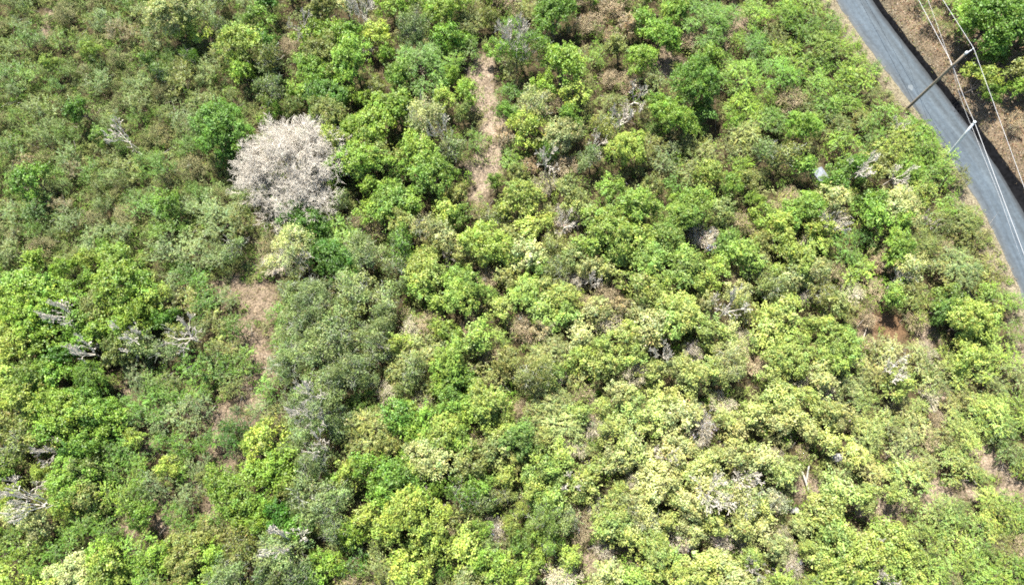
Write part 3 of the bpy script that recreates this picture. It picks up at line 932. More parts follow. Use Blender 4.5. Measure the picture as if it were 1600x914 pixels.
1220 620 26 l Y;1285 615 20 d W;1270 645 24 l G;1255 620 18 l L;1233 663 26 l Y;1210 660 20 l P;1357 683 30 f L;1340 665 20 f Y;1375 660 22 f L;1283 690 20 l Y;1265 675 14 l P;1330 710 20 l Y;1223 740 24 l L;1210 715 16 d P;1407 693 26 f O;1395 665 20 f O;1425 667 22 f P;1500 673 30 f L;1480 690 20 f O;1547 653 32 f L;1565 670 24 f G;1583 630 22 f L;1530 630 20 f L;1583 707 22 f D;1495 730 26 f L;1485 715 22 f L;1417 757 30 f L;1430 740 22 f L;1440 725 20 f O;1360 743 22 f O;1345 720 18 d O;1320 775 30 l L;1345 780 22 l L;1287 800 24 l L;1300 780 18 l L;1553 795 28 f L;1570 780 20 f L;1540 780 18 f Y;1460 797 24 f G;1475 810 20 f L;1517 837 30 f L;1500 850 24 f L;1535 820 20 f Y;1447 843 26 f L;1430 825 20 f L;1350 862 46 l L;1315 845 28 l L;1385 850 28 l L;1340 890 28 l L;1375 880 26 l L;1410 870 24 l L;1320 885 24 l L;1280 870 20 l Y;1290 845 18 l Y;1350 850 16 w W;1380 905 18 w W;1233 887 20 d W;1210 860 20 l P;1225 835 16 d P;1473 883 24 f L;1450 895 22 f L;1533 897 26 f L;1510 880 20 f L;1580 887 24 f L;1590 850 18 d O;1560 850 18 f O;1210 775 20 s W;1260 812 18 l Y;1245 825 16 l O;1390 830 20 l L;1410 840 16 l D;1300 655 20 l O;1320 640 20 l O;1450 690 18 d O;1460 660 14 d B;1430 640 18 f L;1400 630 18 f O;1320 610 20 f O;1350 630 20 f L;1450 620 20 d P;1480 635 18 f O;1310 740 16 f O;1420 900 20 l Y;1240 720 12 l L;1510 620 18 f O;1495 790 14 f G;1425 790 12 f G;1590 810 16 f L;1560 905 20 f L;1285 895 14 l D
"""
ITEMS = []
for tok in CROWNS.replace('\n', ';').split(';'):
    w = tok.split()
    if len(w) == 5:
        ITEMS.append((float(w[0]), float(w[1]), float(w[2]), w[3], w[4]))
LISTED = len(ITEMS)

# the smaller bushes between them: thrown in by zone
ZONES = [  # px py : styles, colours
    (60, 60, 'fffd', 'OSGGOB'), (180, 150, 'ffffd', 'OSSGGB'), (320, 60, 'fffs', 'OSGG'), (100, 300, 'fffd', 'SOSGGB'), (300, 330, 'ffd', 'SGSO'),
    (550, 130, 'lll', 'LLGO'), (620, 260, 'lll', 'LLOG'), (480, 40, 'lsd', 'LOSB'), (900, 120, 'lfd', 'LGOB'), (1080, 220, 'ffl', 'OLGO'), (1000, 30, 'lfd', 'GLOB'),
    (1250, 120, 'ff', 'LLGO'), (1400, 240, 'ff', 'LLYO'), (150, 480, 'll', 'LLGY'), (60, 570, 'll', 'LYLG'), (320, 520, 'ff', 'GSGO'), (300, 640, 'ff', 'GSGO'),
    (520, 500, 's', 'S'), (700, 420, 'lld', 'YLOLB'), (720, 560, 'lfd', 'LOOG'), (900, 440, 'lld', 'YPLOB'), (1050, 400, 'lld', 'LLYO'), (1050, 540, 'lld', 'YPLP'),
    (1250, 400, 'lld', 'YLPO'), (1450, 400, 'ffd', 'OLSO'), (1330, 560, 'fld', 'LOPY'), (1530, 540, 'ff', 'LLO'), (100, 720, 'lf', 'LGYO'), (220, 780, 'ff', 'GGLS'),
    (330, 860, 'lf', 'LOGL'), (500, 720, 'ssl', 'SSG'), (650, 700, 'll', 'YLO'), (600, 860, 'llf', 'YLO'), (760, 780, 'lsd', 'LSOY'), (880, 700, 'lfd', 'OLYO'),
    (1060, 720, 'lld', 'PYPL'), (1000, 860, 'lld', 'YLPL'), (1200, 780, 'lds', 'PYLP'), (1350, 720, 'ffl', 'LOLY'), (1500, 720, 'ff', 'LLO'), (1500, 880, 'ff', 'LLYO'), (1100, 860, 'lld', 'YPLP')]
zx = np.array([z[0] for z in ZONES])
zy = np.array([z[1] for z in ZONES])


def soil_at(p):
    m = soil_mask(np.array([p[0]]), np.array([p[1]]), .3)
    return max(m[0][0], m[1][0], m[2][0])


NO_GO = [(1283, 272, 26), (1303, 716, 20), (1258, 750, 26), (757, 180, 12), (757, 120, 12), (757, 240, 12), (1243, 797, 12)]
fr = np.random.default_rng(77)
for att in range(9000):
    px, py = fr.uniform(-25, 1625), fr.uniform(-20, 935)
    r_ = fr.uniform(12, 21)
    small = px < 430 and py < 420
    if small:
        r_ = fr.uniform(10, 17)
    P0 = at(px, py, .8)
    d_, _ = road_d(P0[0], P0[1])
    rm_ = r_ / ppm(P0)
    if -HW - .9 - rm_ < d_[0] < HW + 2.6:
        continue
    if d_[0] > 0 and (d_[0] < HW + 6.5 or fr.random() < .5):
        continue
    if soil_at(P0) > .35:
        continue
    if any((px - a) ** 2 + (py - b) ** 2 < (c + r_) ** 2 for a, b, c in NO_GO):
        continue
    if any((px - a[0]) ** 2 + (py - a[1]) ** 2 < (.66 * (a[2] + r_)) ** 2 for a in ITEMS):
        continue
    if (px - 450) ** 2 + (py - 262) ** 2 < 78 ** 2:
        continue
    k = np.argmin((zx - px) ** 2 + (zy - py) ** 2 + fr.uniform(0, 6000, len(zx)))
    ITEMS.append((px, py, r_, fr.choice(list(ZONES[k][2])), fr.choice(list(ZONES[k][3]))))
    if len(ITEMS) > LISTED + 330:
        break

# ------------------------------------------------------------------ labels
MARKS = [
    (450, 262, 'the big bare white tree'), (757, 180, 'the sandy track'), (1425, 150, 'the wooden utility pole'), (525, 520, 'the grey-green canopy'),
    (1283, 272, 'the white concrete block'), (1303, 716, 'the pale boulder'), (1258, 750, 'the fallen white trunk'), (48, 785, 'the fan-shaped dead branches'),
    (273, 25, 'the big pale tree at top'), (1387, 505, 'the russet soil patch'), (385, 490, 'the brown soil clearing'), (1000, 700, 'the round bright bush'),
    (1047, 557, 'the white shrub'), (1130, 770, 'the wide silvery thicket'), (140, 552, 'the drooping bare branches'), (1350, 862, 'the big lime tree at bottom'),
    (930, 880, 'the pinkish dry patch'), (1555, 30, 'the big tree across the road'), (808, 68, 'the spreading twigs'), (657, 100, 'the broad feathery tree'),
    (630, 810, 'the domed yellow-green tree'), (440, 866, 'the grey tree at bottom'), (1513, 490, 'the tall bush by the dark hollow'), (187, 448, 'the broad lime tree'),
    (1077, 133, 'the domed green tree'), (507, 643, 'the frosted grey tree'), (200, 212, 'the pale twigs in the scrub'), (1303, 348, 'the dry tangle by the dark gap'), (1500, 420, 'the grey bush by the verge'),
    (820, 400, 'the pale crowns near the middle'), (290, 660, 'the low scrub slope')]
NOT_LANDMARK = {'the pale crowns near the middle', 'the low scrub slope'}
MARKS = [m for m in MARKS if m[2] not in NOT_LANDMARK]
OWN = {   # (px, py) -> label of the landmark plants themselves
    (273, 25): 'big pale yellowish tree at the top edge, left part of photo', (1000, 700): 'round bright green bush with a bare twiggy spot on top',
    (1047, 557): 'small pinkish white leafless shrub among yellow-green crowns', (1120, 770): 'wide silvery leafless thicket over pale bushes near the bottom',
    (140, 552): 'drooping bare white branches over a black hollow among lime trees', (1350, 862): 'largest lime green tree at the bottom edge, right part of photo',
    (1555, 30): 'largest leafy green tree on the bank across the road', (808, 68): 'spreading pale bare twigs beside the top of the sandy track',
    (657, 100): 'broad feathery mid green tree just left of the sandy track', (630, 800): 'domed yellow-green tree, largest crown near the bottom middle',
    (440, 866): 'largest grey-green tree with pale twigs at the bottom edge', (1513, 490): 'tall yellow-green bush beside a dark hollow near the road bend',
    (187, 448): 'broad lime green tree, largest of the clump at left edge', (1077, 133): 'domed mid green tree right of the sandy track',
    (507, 643): 'grey-green tree frosted with pale twigs below the grey-green canopy', (197, 212): 'pale leafless twigs alone in the fine scrub at top left',
    (1300, 350): 'dry pale tangle of bare twigs beside a black gap', (1500, 420): 'widest grey-green bush on the verge left of the road',
    (30, 773): 'fan of bare white branches, left one of two at lower left', (63, 790): 'fan of bare white branches, right one of two at lower left'}
KINDS = {
    'l': ('leafy_tree', 'tree', 'leafy tree', 'leafy trees of the dense canopy'),
    'lb': ('leafy_bush', 'bush', 'leafy bush', 'leafy bushes in the thicket'),
    'f': ('feathery_bush', 'bush', 'feathery bush', 'fine leaved bushes of the scrub'),
    'g': ('low_shrub', 'shrub', 'low shrub', 'low shrubs of the fine scrub'),
    's': ('twiggy_tree', 'tree', 'twiggy tree', 'small leaved trees with pale twigs'),
    'd': ('dry_bush', 'dry bush', 'dry twiggy bush', 'dry bushes between the green crowns'),
    'w': ('bare_tree', 'bare tree', 'leafless tree', 'leafless silvery trees'),
}
ORD = ['', 'second nearest ', 'third nearest ', 'fourth nearest ', 'fifth nearest ', 'sixth nearest ', 'seventh nearest ', 'eighth nearest ', 'ninth nearest ', 'tenth nearest ', 'eleventh nearest ', 'twelfth nearest ', 'thirteenth nearest ', 'fourteenth nearest ']
DIRS = ['right of', 'above right of', 'above', 'above left of', 'left of', 'below left of', 'below', 'below right of']


def size_word(r):
    return 'small ' if r < 17 else ('large ' if r >= 30 else '')


def kind_of(px, py, r_, st):
    if st == 'l' and r_ < 22:
        return 'lb'
    if st == 'f' and r_ < 23 and px < 430:
        return 'g'
    return st


keys = {}
for n_, (px, py, r_, st, co) in enumerate(ITEMS):
    kd = kind_of(px, py, r_, st)
    best = min(MARKS, key=lambda m: (m[0] - px) ** 2 + (m[1] - py) ** 2)
    dist = math.hypot(best[0] - px, best[1] - py)
    a = math.atan2(best[1] - py, px - best[0])
    dr = DIRS[int(round(a / (math.pi / 4))) % 8]
    look = size_word(r_) + PAL[co][1]
    keys.setdefault((look, kd, dr, best[2]), []).append((dist, n_))
LABELS = {}
for (look, kd, dr, mk), lst in keys.items():
    lst.sort()
    for k, (_, n_) in enumerate(lst):
        o = ORD[k] if k < len(ORD) else 'farther '
        if len(lst) > 1 and k == 0:
            o = 'nearest '
        LABELS[n_] = f"{look} {KINDS[kd][2]}, {o}{dr} {mk}"
for n_, l_ in list(LABELS.items()):
    if len(l_.split()) > 16:
        LABELS[n_] = l_.replace(' nearest ', ' ', 1)
for n_, it in enumerate(ITEMS):
    if (it[0], it[1]) in OWN:
        LABELS[n_] = OWN[(it[0], it[1])]

# ------------------------------------------------------------------ plant the scrub
TWK = KEXP * .55
WOODC = {'trunk': (.11, .09, .07), 'stems': (.12, .095, .07)}
pr = np.random.default_rng(9)
TALL = {(30, 773), (63, 790), (140, 552), (282, 516), (107, 487), (228, 532), (808, 68), (1120, 770), (480, 408), (1047, 557), (500, 640), (455, 845), (500, 700)}


def height_of(st, rm):
    if st == 'l':
        return 1.9 + 1.35 * rm
    if st == 'f':
        return 1.1 + 1.0 * rm
    if st == 's':
        return 2.3 + 1.35 * rm
    if st == 'w':
        return 1.9 + 1.1 * rm
    return .9 + .85 * rm


for n_, (px, py, r_, st, co) in enumerate(ITEMS):
    rm = r_ / (FPX / 66.0)
    for _ in range(2):
        h = height_of(st, rm)
        p = at(px, py, h * .6)
        rm = r_ / ppm(p)
    if st == 'w' and r_ > 15:
        h = h * 1.3 + .6
    h *= pr.uniform(.88, 1.14)
    if (px, py) in TALL:
        h += 1.4
    if px < 420 and py < 420 and st in 'fd':
        h *= 1.0
    z0 = gz(p[0], p[1])
    p = at(px, py, z0 + h * .6)
    z0 = gz(p[0], p[1])
    sz = 's' if rm < 1.7 else ('m' if rm < 2.55 else 'b')
    pool = PROTO[('g' if st == 'f' and px < 440 and py < 430 else st, sz)]
    pt = pool[pr.integers(len(pool))]
    kd = kind_of(px, py, r_, st)
    name, cat, _, grp = KINDS[kd]
    o = empty(name, (p[0], p[1], z0 - .03), pr.uniform(0, 6.283))
    kx = rm / pt['R'] * (.97 if st in 'sf' else 1.06)
    q1 = pr.uniform(.82, 1.2)
    o.scale = (kx * q1, kx / q1, h / pt['h'])
    o.rotation_euler = (pr.normal(0, .09), pr.normal(0, .09), o.rotation_euler[2])
    tag(o, LABELS[n_], cat, grp)
    c = alb(PAL[co][0])
    if st == 'd':
        c = alb(PAL[co][0]) * .9
    dry = .35 * math.exp(-((px - 1480) / 150) ** 2 - ((py - 700) / 190) ** 2) + .72 * math.exp(-((px - 1130) / 260) ** 2 - ((py - 730) / 190) ** 2) + .22 * math.exp(-((px - 900) / 330) ** 2 - ((py - 450) / 160) ** 2)  # paints the sun's hot-spot brightness into the plant colours, along with paler drier foliage
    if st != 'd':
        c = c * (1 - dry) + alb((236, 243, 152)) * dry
    ol = .5 * math.exp(-((px - 120) / 230) ** 2 - ((py - 160) / 190) ** 2)
    if st == 'd':
        ol *= 1.5
    if st in 'fds' or r_ < 20:
        c = c * (1 - ol) + alb((134, 168, 74)) * ol
    j = pr.normal(0, .10)
    hj = float(np.clip(pr.normal(0, .07), -.1, .1)) * (.4 if co in 'YSP' else 1)
    c = c * (1 + j) * np.array([1 + hj, 1 + .2 * hj, 1 - .3 * hj])
    for pn, me in pt['parts']:
        pn2 = pn
        if kd == 'lb':
            pn2 = {'trunk': 'stems', 'crown': 'foliage'}[pn]
        ch = link(pn2, me, o)
        if pn in WOODC and st != 'w':
            ch.color = (*WOODC[pn], 1)
        elif pn == 'bare_twigs':
            ch.color = (*(alb((206, 208, 188), TWK) * pr.uniform(.6, 1.1)), 1)
        elif pn in ('twigs', 'branches') or (pn == 'trunk' and st == 'w'):
            if st == 'w':
                ch.color = (*(alb((236, 226, 208), TWK) * pr.uniform(.75, 1.05)), 1)
            else:
                tw_ = alb((222, 210, 182), TWK) if co in 'WP' else (alb((164, 162, 112), TWK) if px < 430 and py < 430 else alb((196, 178, 142), TWK))
                ch.color = (*(tw_ * pr.uniform(.8, 1.15)), 1)
        else:
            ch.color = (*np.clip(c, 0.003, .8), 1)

# ------------------------------------------------------------------ the big bare white tree
r = np.random.default_rng(2024)
h = 7.0
p = at(460, 264, h * .5)
q_ = ppm(p)
Rad = 87 / q_
z0 = gz(p[0], p[1])
tree = empty('dead_tree', (p[0], p[1], z0 - .05))
tag(tree, 'big bare white tree with a wide dome of fine leafless twigs', 'dead tree')
v, f, tr = tube([[0, 0, -.3], [0, 0, .2], [.08, .02, .9], [.1, .05, 1.7]], [.42, .34, .29, .27], 10, False)
P = Pile()
P.add(v, f)
segs = []
for k in range(19):
    a = (k * 2.39996 + r.uniform(-.2, .2)) % 6.2832
    if 5.05 < a < 5.75 and k > 2:
        continue
    el = [1.3, .45, .7, .9, .4, .6, 1.1, .4, .6, .8, .45, 1.5, .5, .9, 1.0, .5, .8, .42, .6][k]
    d = np.array([math.cos(a), math.sin(a), el])
    branch(r, np.array([.1, .05, 1.3 + .05 * k % 3]), d, 2.1, .085, 5, segs, .66, 0, (3, 4), .70, .08)
S = np.array([s[1] for s in segs])
k_ = Rad / np.percentile(np.hypot(S[:, 0], S[:, 1]), 97)
kz = h / np.percentile(S[:, 2], 98)
sc_ = np.array([k_, k_, kz])
segs = [(a * sc_, b * sc_, c, d) for a, b, c, d in segs]
ends = [s_ for s_ in segs if s_[3] < .012]
for a_, b_, c_, d_ in ends:
    for k in range(2):
        dd_ = nrm((b_ - a_)[None])[0] + r.normal(0, .75, 3) + [0, 0, .25]
        st0 = a_ + (b_ - a_) * r.uniform(.3, 1)
        segs.append((st0, st0 + nrm(dd_[None])[0] * r.uniform(.14, .36), .009, .006))
WT = (*alb((232, 222, 204), KEXP * .58), 1)
o = link('trunk', P.mesh('dead_trunk', WOOD), tree)
o.color = WT
o = link('limbs', segs_pile([s for s in segs if s[2] > .03], r, .02, (.75, 1.1)).mesh('dead_limbs', WOOD), tree)
o.color = WT
o = link('twigs', segs_pile([s for s in segs if s[2] <= .03], r, .009, (.6, 1.2)).mesh('dead_twigs', WOOD), tree)
o.color = WT
print('big tree segs', len(segs), 'items', LISTED, len(ITEMS))

# ------------------------------------------------------------------ utility poles and wires
WOODPOLE = plain('weathered_pole', (.13, .105, .072), .9, 0, 7, .45)
STEEL = plain('galvanised', (.42, .43, .43), .5, .35, 5, .15)
WIREM = plain('pale_wire', (.26, .26, .26), .5, .2, 3, .08)
CERAM = plain('insulator_glaze', (.5, .53, .53), .3, 0, 4, .1)


def pole(name, base_px, top_px, hh, r0, r1, mat, label):
    b = at(*base_px)
    b[2] = gz(b[0], b[1])
    tp = at(*top_px, hh)
    e = empty(name, b)
    tag(e, label, 'pole')
    ax = tp - b
    s = np.array([-.15, 0, .25, .5, .75, 1.0])
    v, f, tr = tube(np.outer(s, ax), np.interp(s, [-.15, 1], [r0, r1]), 12, True)
    P = Pile()
    P.add(v, f)
    P.add(np.zeros((0, 3)), f)
    me = make_mesh(name + '_shaft', v, [f, tr], mat, None, True)
    link('shaft', me, e)
    return e, b, ax


POLE_H = 9.4
ep, pb_, pax = pole('utility_pole', (1415, 172), (1510, 83), POLE_H, .17, .125, WOODPOLE, 'tall brown wooden utility pole leaning over the road with side arm')
# side arm with a bracket and insulators at the top, pointing away from the road
arm_tip = at(1519, 78, POLE_H + .05) - pb_
top = pax * .985
P = Pile()
v, f, tr = tube([top - (arm_tip - top) * .25, top, arm_tip], [.05, .05, .045], 6, True)
P.add(v, f)
ao = make_mesh('cross_arm', v, [f, tr], STEEL)
link('cross_arm', ao, ep)
v, f, tr = tube([pax * .93, (top + arm_tip) / 2], [.02, .02], 5, True)
link('brace', make_mesh('brace', v, [f, tr], STEEL), ep)


def insulator(pos):
    z = np.array([0, .05, .06, .1, .11, .16, .2])
    rr = np.array([.03, .03, .07, .06, .07, .055, .02])
    v, f, tr = tube(np.array(pos) + np.outer(z, [0, 0, 1]), rr, 8, True)
    link('insulator', make_mesh('insulator', v, [f, tr], CERAM), ep)


insulator(arm_tip + [0, 0, .03])
insulator(top + [0, 0, .12])
v, f, tr = tube([pax * .985, pax * 1.012], [.15, .125], 12, True)
link('pole_cap', make_mesh('pole_cap', v, [f, tr], STEEL), ep)
tel = .80
ang_d = nrm(np.array([pax[0], pax[1], 0.0])[None])[0]
v, f, tr = tube([pax * tel - [.22, -.1, 0], pax * tel + [.22, -.1, 0]], [.03, .03], 6, True)
link('wire_clamp', make_mesh('wire_clamp', v, [f, tr], STEEL), ep)

P2H = 6.6
e2, p2b, p2ax = pole('metal_pole', (1463, 265), (1523, 191), P2H, .15, .12, STEEL, 'shorter grey metal pole standing in the roadside bushes under the wires')
v, f, tr = tube([p2ax * .985, p2ax * 1.01], [.15, .135], 10, True)
link('pole_cap', make_mesh('pole_cap', v, [f, tr], STEEL), e2)
v, f, tr = tube([p2ax * .975 - [.16, .1, 0], p2ax * .975 + [.16, .1, 0]], [.025, .025], 6, True)
link('wire_clamp', make_mesh('wire_clamp', v, [f, tr], STEEL), e2)


def wire(pts, sag, rad, label):
    out = []
    for a, b, s in zip(pts[:-1], pts[1:], sag):
        u = np.linspace(0, 1, 16)[:-1, None]
        seg = a + (b - a) * u
        seg[:, 2] -= (4 * s * u * (1 - u))[:, 0]
        out.append(seg)
    out.append(pts[-1][None])
    v, f, tr = tube(np.concatenate(out), rad, 5, True)
    tag(link('overhead_wire', make_mesh('overhead_wire', v, [f, tr], WIREM, None, True)), label, 'wire', 'overhead wires along the road')


def beyond(a, b, L):
    d = nrm((b - a)[None])[0]
    return b + d * L


A1 = pb_ + arm_tip + [0, 0, .22]
T1 = pb_ + pax * tel
T2 = p2b + p2ax * .98
up = at(1473, 0, POLE_H + .1)
dn = at(1600, 292, POLE_H - .6)
wire([beyond(A1, up, 25), up, A1, dn, beyond(A1, dn, 25)], [0, .0, .0, 0], .018, 'single high power wire carried on the tip of the wooden pole arm')
uA = at(1435, 0, 7.8)
dA = at(1600, 397, 6.2)
wire([beyond(T1, uA, 25), uA, T1 + [-.05, 0, .05], T2 + [.05, 0, .05], dA, beyond(T2, dA, 20)], [0, 0, .12, 0, 0], .021, 'thicker pale cable running past both poles, brighter of the low pair')
uB = at(1450, 0, 7.4)
dB = at(1561, 305, 6.0)
wire([beyond(T1, uB, 25), uB, T1 + [.1, -.05, -.25], T2 + [-.12, -.1, -.25], dB, beyond(T2, dB, 20)], [0, 0, .2, 0, 0], .012, 'thinner low cable running past both poles beside the brighter one')

# ------------------------------------------------------------------ small countable things on the ground
CONC = plain('pale_concrete', (.105, .115, .13), .85, 0, 3, .25)
STONE = plain('white_stone', (.19, .185, .175), .85, 0, 2, .3)


def block(name, px, py, sx, sy, sz, rz, mat, label, cat, zlift=0.0):
    import bmesh
    b = at(px, py, zlift + sz)
    z0 = gz(b[0], b[1])
    bm = bmesh.new()
    bmesh.ops.create_cube(bm, size=1)
    bmesh.ops.scale(bm, vec=(sx, sy, sz), verts=bm.verts)
    bmesh.ops.bevel(bm, geom=list(bm.edges), offset=.05, segments=2, affect='EDGES')
    rr = random.Random(3)
    for v in bm.verts:
        v.co += Vector((rr.uniform(-1, 1), rr.uniform(-1, 1), rr.uniform(-1, 1))) * .02
    me = bpy.data.meshes.new(name)
    bm.to_mesh(me)
    bm.free()
    me.materials.append(mat)
    o = link(name, me)
    o.location = (b[0], b[1], z0 + sz / 2 - .05 + zlift)
    o.rotation_euler = (0, 0, math.radians(rz))
    return tag(o, label, cat)


block('concrete_block', 1283, 273, 1.2, 1.6, 1.1, 25, CONC, 'white concrete block half hidden in bushes left of the road', 'concrete block')


def boulder(name, px, py, s, label, seed):
    import bmesh
    b = at(px, py, .5)
    bm = bmesh.new()
    bmesh.ops.create_icosphere(bm, subdivisions=3, radius=1)
    rr = np.random.default_rng(seed)
    ks_ = rr.normal(0, 1.6, (6, 3))
    ph = rr.uniform(0, 6, 6)
    for v in bm.verts:
        n = sum(math.sin(float(np.dot(k, v.co)) + p_) for k, p_ in zip(ks_, ph)) / 6
        v.co *= 1 + .5 * n
        v.co = Vector([max(-.72, min(.72, c)) for c in v.co])
        v.co.x *= s[0]
        v.co.y *= s[1]
        v.co.z *= s[2]
    me = bpy.data.meshes.new(name)
    bm.to_mesh(me)
    bm.free()
    me.materials.append(STONE)
    o = link(name, me)
    o.location = (b[0], b[1], gz(b[0], b[1]) + s[2] * .55)
    return tag(o, label, 'boulder')


boulder('boulder', 1303, 716, (.62, .5, .8), 'pale boulder, larger of two among bushes at lower right', 5)
boulder('boulder', 1243, 797, (.42, .36, .5), 'white boulder, smaller of two, below the fallen white trunk', 6)


def log(name, a_px, b_px, z, rad, label, col=(228, 220, 205)):
    a, b = at(*a_px, z), at(*b_px, z)
    a[2] = gz(a[0], a[1]) + rad + .05
    b[2] = gz(b[0], b[1]) + rad + z
    m = (a + b) / 2 + [0, .08, .05]
    v, f, tr = tube([a, a * .6 + m * .4, m, m * .4 + b * .6, b], [rad, rad * .95, rad * .85, rad * .75, rad * .55], 8, True)
    o = link(name, make_mesh(name, v, [f, tr], WOOD, np.ones((len(v), 3)), True))
    o.color = (*alb(col), 1)
    return tag(o, label, 'log')


log('fallen_trunk', (1266, 770), (1251, 737), .5, .12, 'fallen white trunk lying across bare soil, longest of three logs')
log('fallen_trunk', (1262, 752), (1261, 728), .7, .10, 'pale upright dead stub beside the fallen white trunk', (215, 212, 200))
log('fallen_trunk', (1345, 545), (1358, 500), .6, .07, 'thin pale branch fallen across the edge of the russet soil', (215, 200, 180))
log('fallen_trunk', (1328, 660), (1338, 646), .4, .07, 'short pale log between olive bushes, lower right', (222, 206, 188))
log('fallen_trunk', (1450, 703), (1472, 696), .4, .06, 'slim pale log lying between feathery lime bushes', (222, 210, 188))
log('fallen_trunk', (1590, 795), (1585, 780), .2, .06, 'short pale log on bare soil at the right edge', (226, 216, 200))
log('fallen_trunk', (333, 641), (340, 634), .2, .06, 'short white log on bare soil in the low scrub', (230, 215, 205))

# ------------------------------------------------------------------ stuff: undergrowth, dry grass, litter, far thicket
ur = np.random.default_rng(55)


def scatter_px(n, m=40):
    px, py = ur.uniform(-m, 1600 + m, n), ur.uniform(-m, 914 + m, n)
    P = np.array([at(a, b) for a, b in zip(px, py)])
    return px, py, P


N = 17000
px, py, P0 = scatter_px(N, 60)
rd_, oy_ = road_d(P0[:, 0], P0[:, 1])
m1, m2, m3 = soil_mask(P0[:, 0], P0[:, 1])
ok = ((rd_ < -HW - .7) | (rd_ > HW + 5)) & (np.maximum(np.maximum(m1, m2), m3) < ur.uniform(.1, 1.25, N))
ok &= ~((rd_ > 0) & (ur.random(N) < .75))
P0, px, py = P0[ok], px[ok], py[ok]
ex, ey = ur.uniform(-20, 440, 3600), ur.uniform(-20, 440, 3600)
EP = np.array([at(a, b) for a, b in zip(ex, ey)])
P0, px, py = np.concatenate([P0, EP]), np.concatenate([px, ex]), np.concatenate([py, ey])
P0[:, 2] = ground_z(P0[:, 0], P0[:, 1])
pl = Pile()
cols = {k: alb(v[0]) for k, v in PAL.items()}
rdu = np.concatenate([-rd_[ok] - HW, np.full(3600, 50.0)])
for i in range(len(P0)):
    k = np.argmin((zx - px[i]) ** 2 + (zy - py[i]) ** 2 + ur.uniform(0, 6000, len(zx)))
    c = cols[ur.choice(list(ZONES[k][3].replace('B', 'G') + 'OGSO'))] * .9
    fine = px[i] < 450 and py[i] < 440
    rr = ur.uniform(.28, .75)
    hh = ur.uniform(.3, 1.9 if not fine else 1.3)
    if 0 < rdu[i] < 2.2:
        hh, rr = min(hh, .5), min(rr, .4)
    lowz = (px[i] > 1290 and py[i] > 430) or (200 < px[i] < 440 and py[i] > 440)
    if lowz:
        if ur.random() < .45:
            continue
        hh = min(hh, ur.uniform(.2, .8))
    m = 32
    ld = rdir(ur, m, -.2)
    grassy = ur.random() < (.55 if fine else .38)
    pos = P0[i] + [0, 0, hh * .55] + ld * [rr, rr, hh * .55] * (ur.uniform(.2, 1, (m, 1)) ** .5)
    nn = nrm(ld * .5 + [0, 0, .6] + ur.normal(0, .5, (m, 3)))
    ax = nrm(ld + [0, 0, .5 * grassy] + ur.normal(0, .4, (m, 3)))
    b = ur.uniform(.7, 1.3, (m, 1)) * ur.uniform(.8, 1.2)
    if grassy:
        ln_, wd_ = ur.uniform(.3, .75, m), ur.uniform(.03, .06, m)
        c = c * .65 + ur.choice([.05, .15, .3] if fine else [.15, .3, .5]) * cols['B']
    else:
        ln_, wd_ = ur.uniform(.12, .28, m), ur.uniform(.05, .10, m)
    v, f, tt = leaf_quads(pos, ax, nn, ln_, wd_, np.clip(c * b, .005, .8))
    pl.add(v, f, tt)
tag(link('undergrowth', pl.mesh('undergrowth', LEAF_DRY)), 'low mixed undergrowth filling the gaps between the bushes and trees', 'undergrowth', kind='stuff')

# dry grass blades on the verges, the track edges and the clearings
N = 75000
px, py, P0 = scatter_px(N, 20)
rd_, oy_ = road_d(P0[:, 0], P0[:, 1])
m1, m2, m3 = soil_mask(P0[:, 0], P0[:, 1])
vg = np.exp(-((np.abs(rd_) - HW - 1.1) / .9) ** 2)
soil_e = np.maximum(m1, m2) * .8 + .12
w = np.clip(np.maximum(vg, soil_e), 0, 1)
dw = ditch_w(oy_)
ok = (ur.random(N) < w) & ((rd_ < -HW - .05) | (rd_ > HW + dw + .35))
ok |= (rd_ > HW + dw + .35) & (rd_ < HW + 9) & (ur.random(N) < .5)
P0 = P0[ok]
P0[:, 2] = ground_z(P0[:, 0], P0[:, 1])
n = len(P0)
kb = 5
C = np.repeat(P0, kb, 0) + ur.normal(0, .12, (n * kb, 3)) * [1, 1, 0]
L_ = ur.uniform(.18, .5, n * kb)
dv = nrm(np.stack([ur.normal(0, .8, n * kb), ur.normal(0, .8, n * kb), ur.uniform(.15, 1.0, n * kb)], 1))
C = C + dv * L_[:, None] * .48
nn = nrm(np.cross(dv, rdir(ur, n * kb)))
gcol = np.array([alb((214, 198, 160)), alb((190, 168, 132)), alb((168, 170, 96)), alb((150, 120, 96)), alb((205, 180, 158))])
ti = np.repeat(gcol[ur.choice(5, n, p=[.32, .25, .15, .13, .15])], kb, 0) * ur.uniform(.7, 1.2, (n * kb, 1))
v, f, tt = leaf_quads(C, dv, nn, L_, .035, ti)
pl = Pile()
pl.add(v, f, tt)
tag(link('dry_grass', pl.mesh('dry_grass', LEAF_DRY)), 'straw coloured dry grass on the verges, the track and clearings', 'dry grass', kind='stuff')

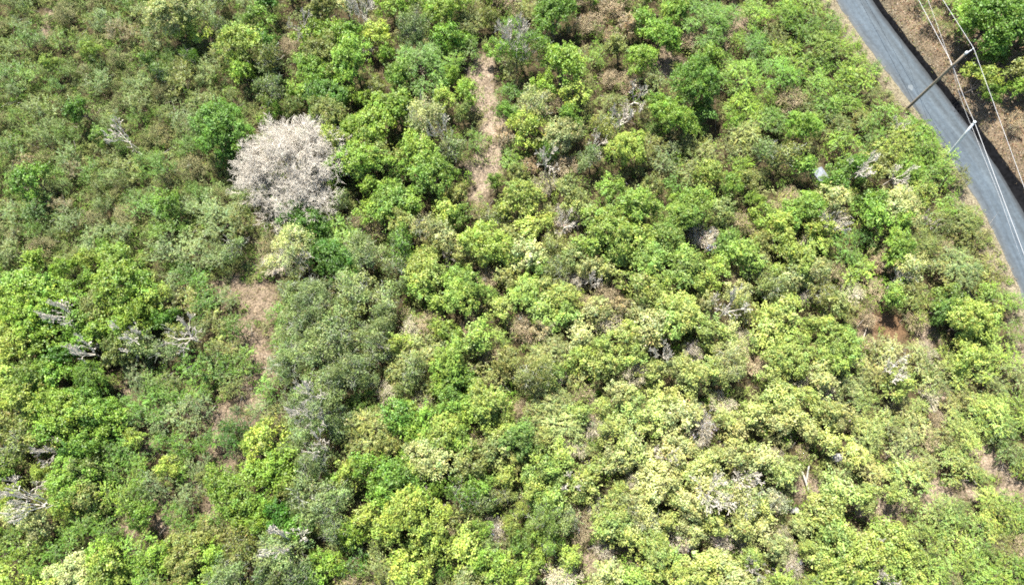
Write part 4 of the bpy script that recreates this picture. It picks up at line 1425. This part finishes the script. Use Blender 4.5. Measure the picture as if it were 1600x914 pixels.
# leaf litter on the bank across the road
N = 24000
px, py = ur.uniform(1340, 1640, N), ur.uniform(-20, 420, N)
P0 = np.array([at(a, b) for a, b in zip(px, py)])
rd_, oy_ = road_d(P0[:, 0], P0[:, 1])
ok = (rd_ > HW + ditch_w(oy_) + .2)
P0 = P0[ok]
P0[:, 2] = ground_z(P0[:, 0], P0[:, 1]) + .04
n = len(P0)
lc = np.array([alb((196, 160, 124)), alb((158, 110, 80)), alb((130, 100, 80)), alb((224, 206, 180)), alb((150, 150, 90))])
nn = nrm(np.array([0, 0, 1.]) + ur.normal(0, .35, (n, 3)))
v, f, tt = leaf_quads(P0, rdir(ur, n), nn, ur.uniform(.1, .26, n), ur.uniform(.06, .13, n), lc[ur.choice(5, n)] * ur.uniform(.7, 1.2, (n, 1)))
pl = Pile()
pl.add(v, f, tt)
tag(link('leaf_litter', pl.mesh('leaf_litter', LEAF_DRY)), 'brown fallen leaves covering the bank across the road', 'leaf litter', kind='stuff')

# dead sticks lying and poking up through the scrub
N = 5200
px, py, P0 = scatter_px(N, 30)
rd_, _ = road_d(P0[:, 0], P0[:, 1])
ok = (rd_ < -HW - .8) | (rd_ > HW + 3)
P0 = P0[ok]
P0[:, 2] = ground_z(P0[:, 0], P0[:, 1])
n = len(P0)
hgt = ur.uniform(.05, 1.2, n)
S_ = P0 + np.stack([np.zeros(n), np.zeros(n), hgt], 1)
dv = rdir(ur, n, -.05) * [1, 1, .5]
E_ = S_ + dv * ur.uniform(.5, 1.6, (n, 1))
v, f = sticks(S_, E_, ur.uniform(.012, .028, n), .007)
sc2 = np.array([alb((206, 198, 188)), alb((160, 138, 116)), alb((184, 160, 140))])
pl = Pile()
pl.add(v, f, np.repeat(sc2[ur.choice(3, n)], 6, 0))
tag(link('dead_sticks', pl.mesh('dead_sticks', WOOD)), 'grey and brown dead sticks tangled through the scrub', 'dead sticks', kind='stuff')

# thicket continuing past the picture's edges, one mass
pl = Pile()
cnt = 0
for att in range(14000):
    x, y = ur.uniform(-84, 74), ur.uniform(-26, 84)
    qx, qy = pix((x, y, 1.2))
    if -30 < qx < 1630 and -25 < qy < 940:
        continue
    if qx < -260 or qx > 1860 or qy < -160 or qy > 1150:
        continue
    d_, _ = road_d(x, y)
    if -HW - 1.6 < d_[0] < HW + 4:
        continue
    k = np.argmin((zx - qx) ** 2 + (zy - qy) ** 2 + ur.uniform(0, 9000, len(zx)))
    c = cols[ur.choice(list(ZONES[k][3]))]
    rr, hh = ur.uniform(.8, 1.8), ur.uniform(1.6, 4.0)
    z0 = gz(x, y)
    m = 260
    ld = rdir(ur, m, -.5)
    bump_ = 1 + .25 * np.sin(ld[:, :1] * 5 + ld[:, 1:2] * 4 + ur.uniform(0, 6))
    pos = np.array([x, y, z0 + hh * .55]) + ld * [rr, rr, hh * .45] * (ur.uniform(.35, 1, (m, 1)) ** .4) * bump_
    nn = nrm(ld * .6 + [0, 0, .5] + ur.normal(0, .45, (m, 3)))
    b = ur.uniform(.7, 1.3, (m, 1)) * ur.uniform(.8, 1.2)
    v, f, tt = leaf_quads(pos, nrm(ld + ur.normal(0, .6, (m, 3))), nn, ur.uniform(.2, .36, m), ur.uniform(.12, .2, m), np.clip(c * b, .005, .8))
    pl.add(v, f, tt)
    cnt += 1
    if cnt > 1500:
        break
tag(link('scrub_thicket', pl.mesh('scrub_thicket', LEAF)), 'mass of green scrub continuing beyond the edges of the view', 'thicket', kind='stuff')
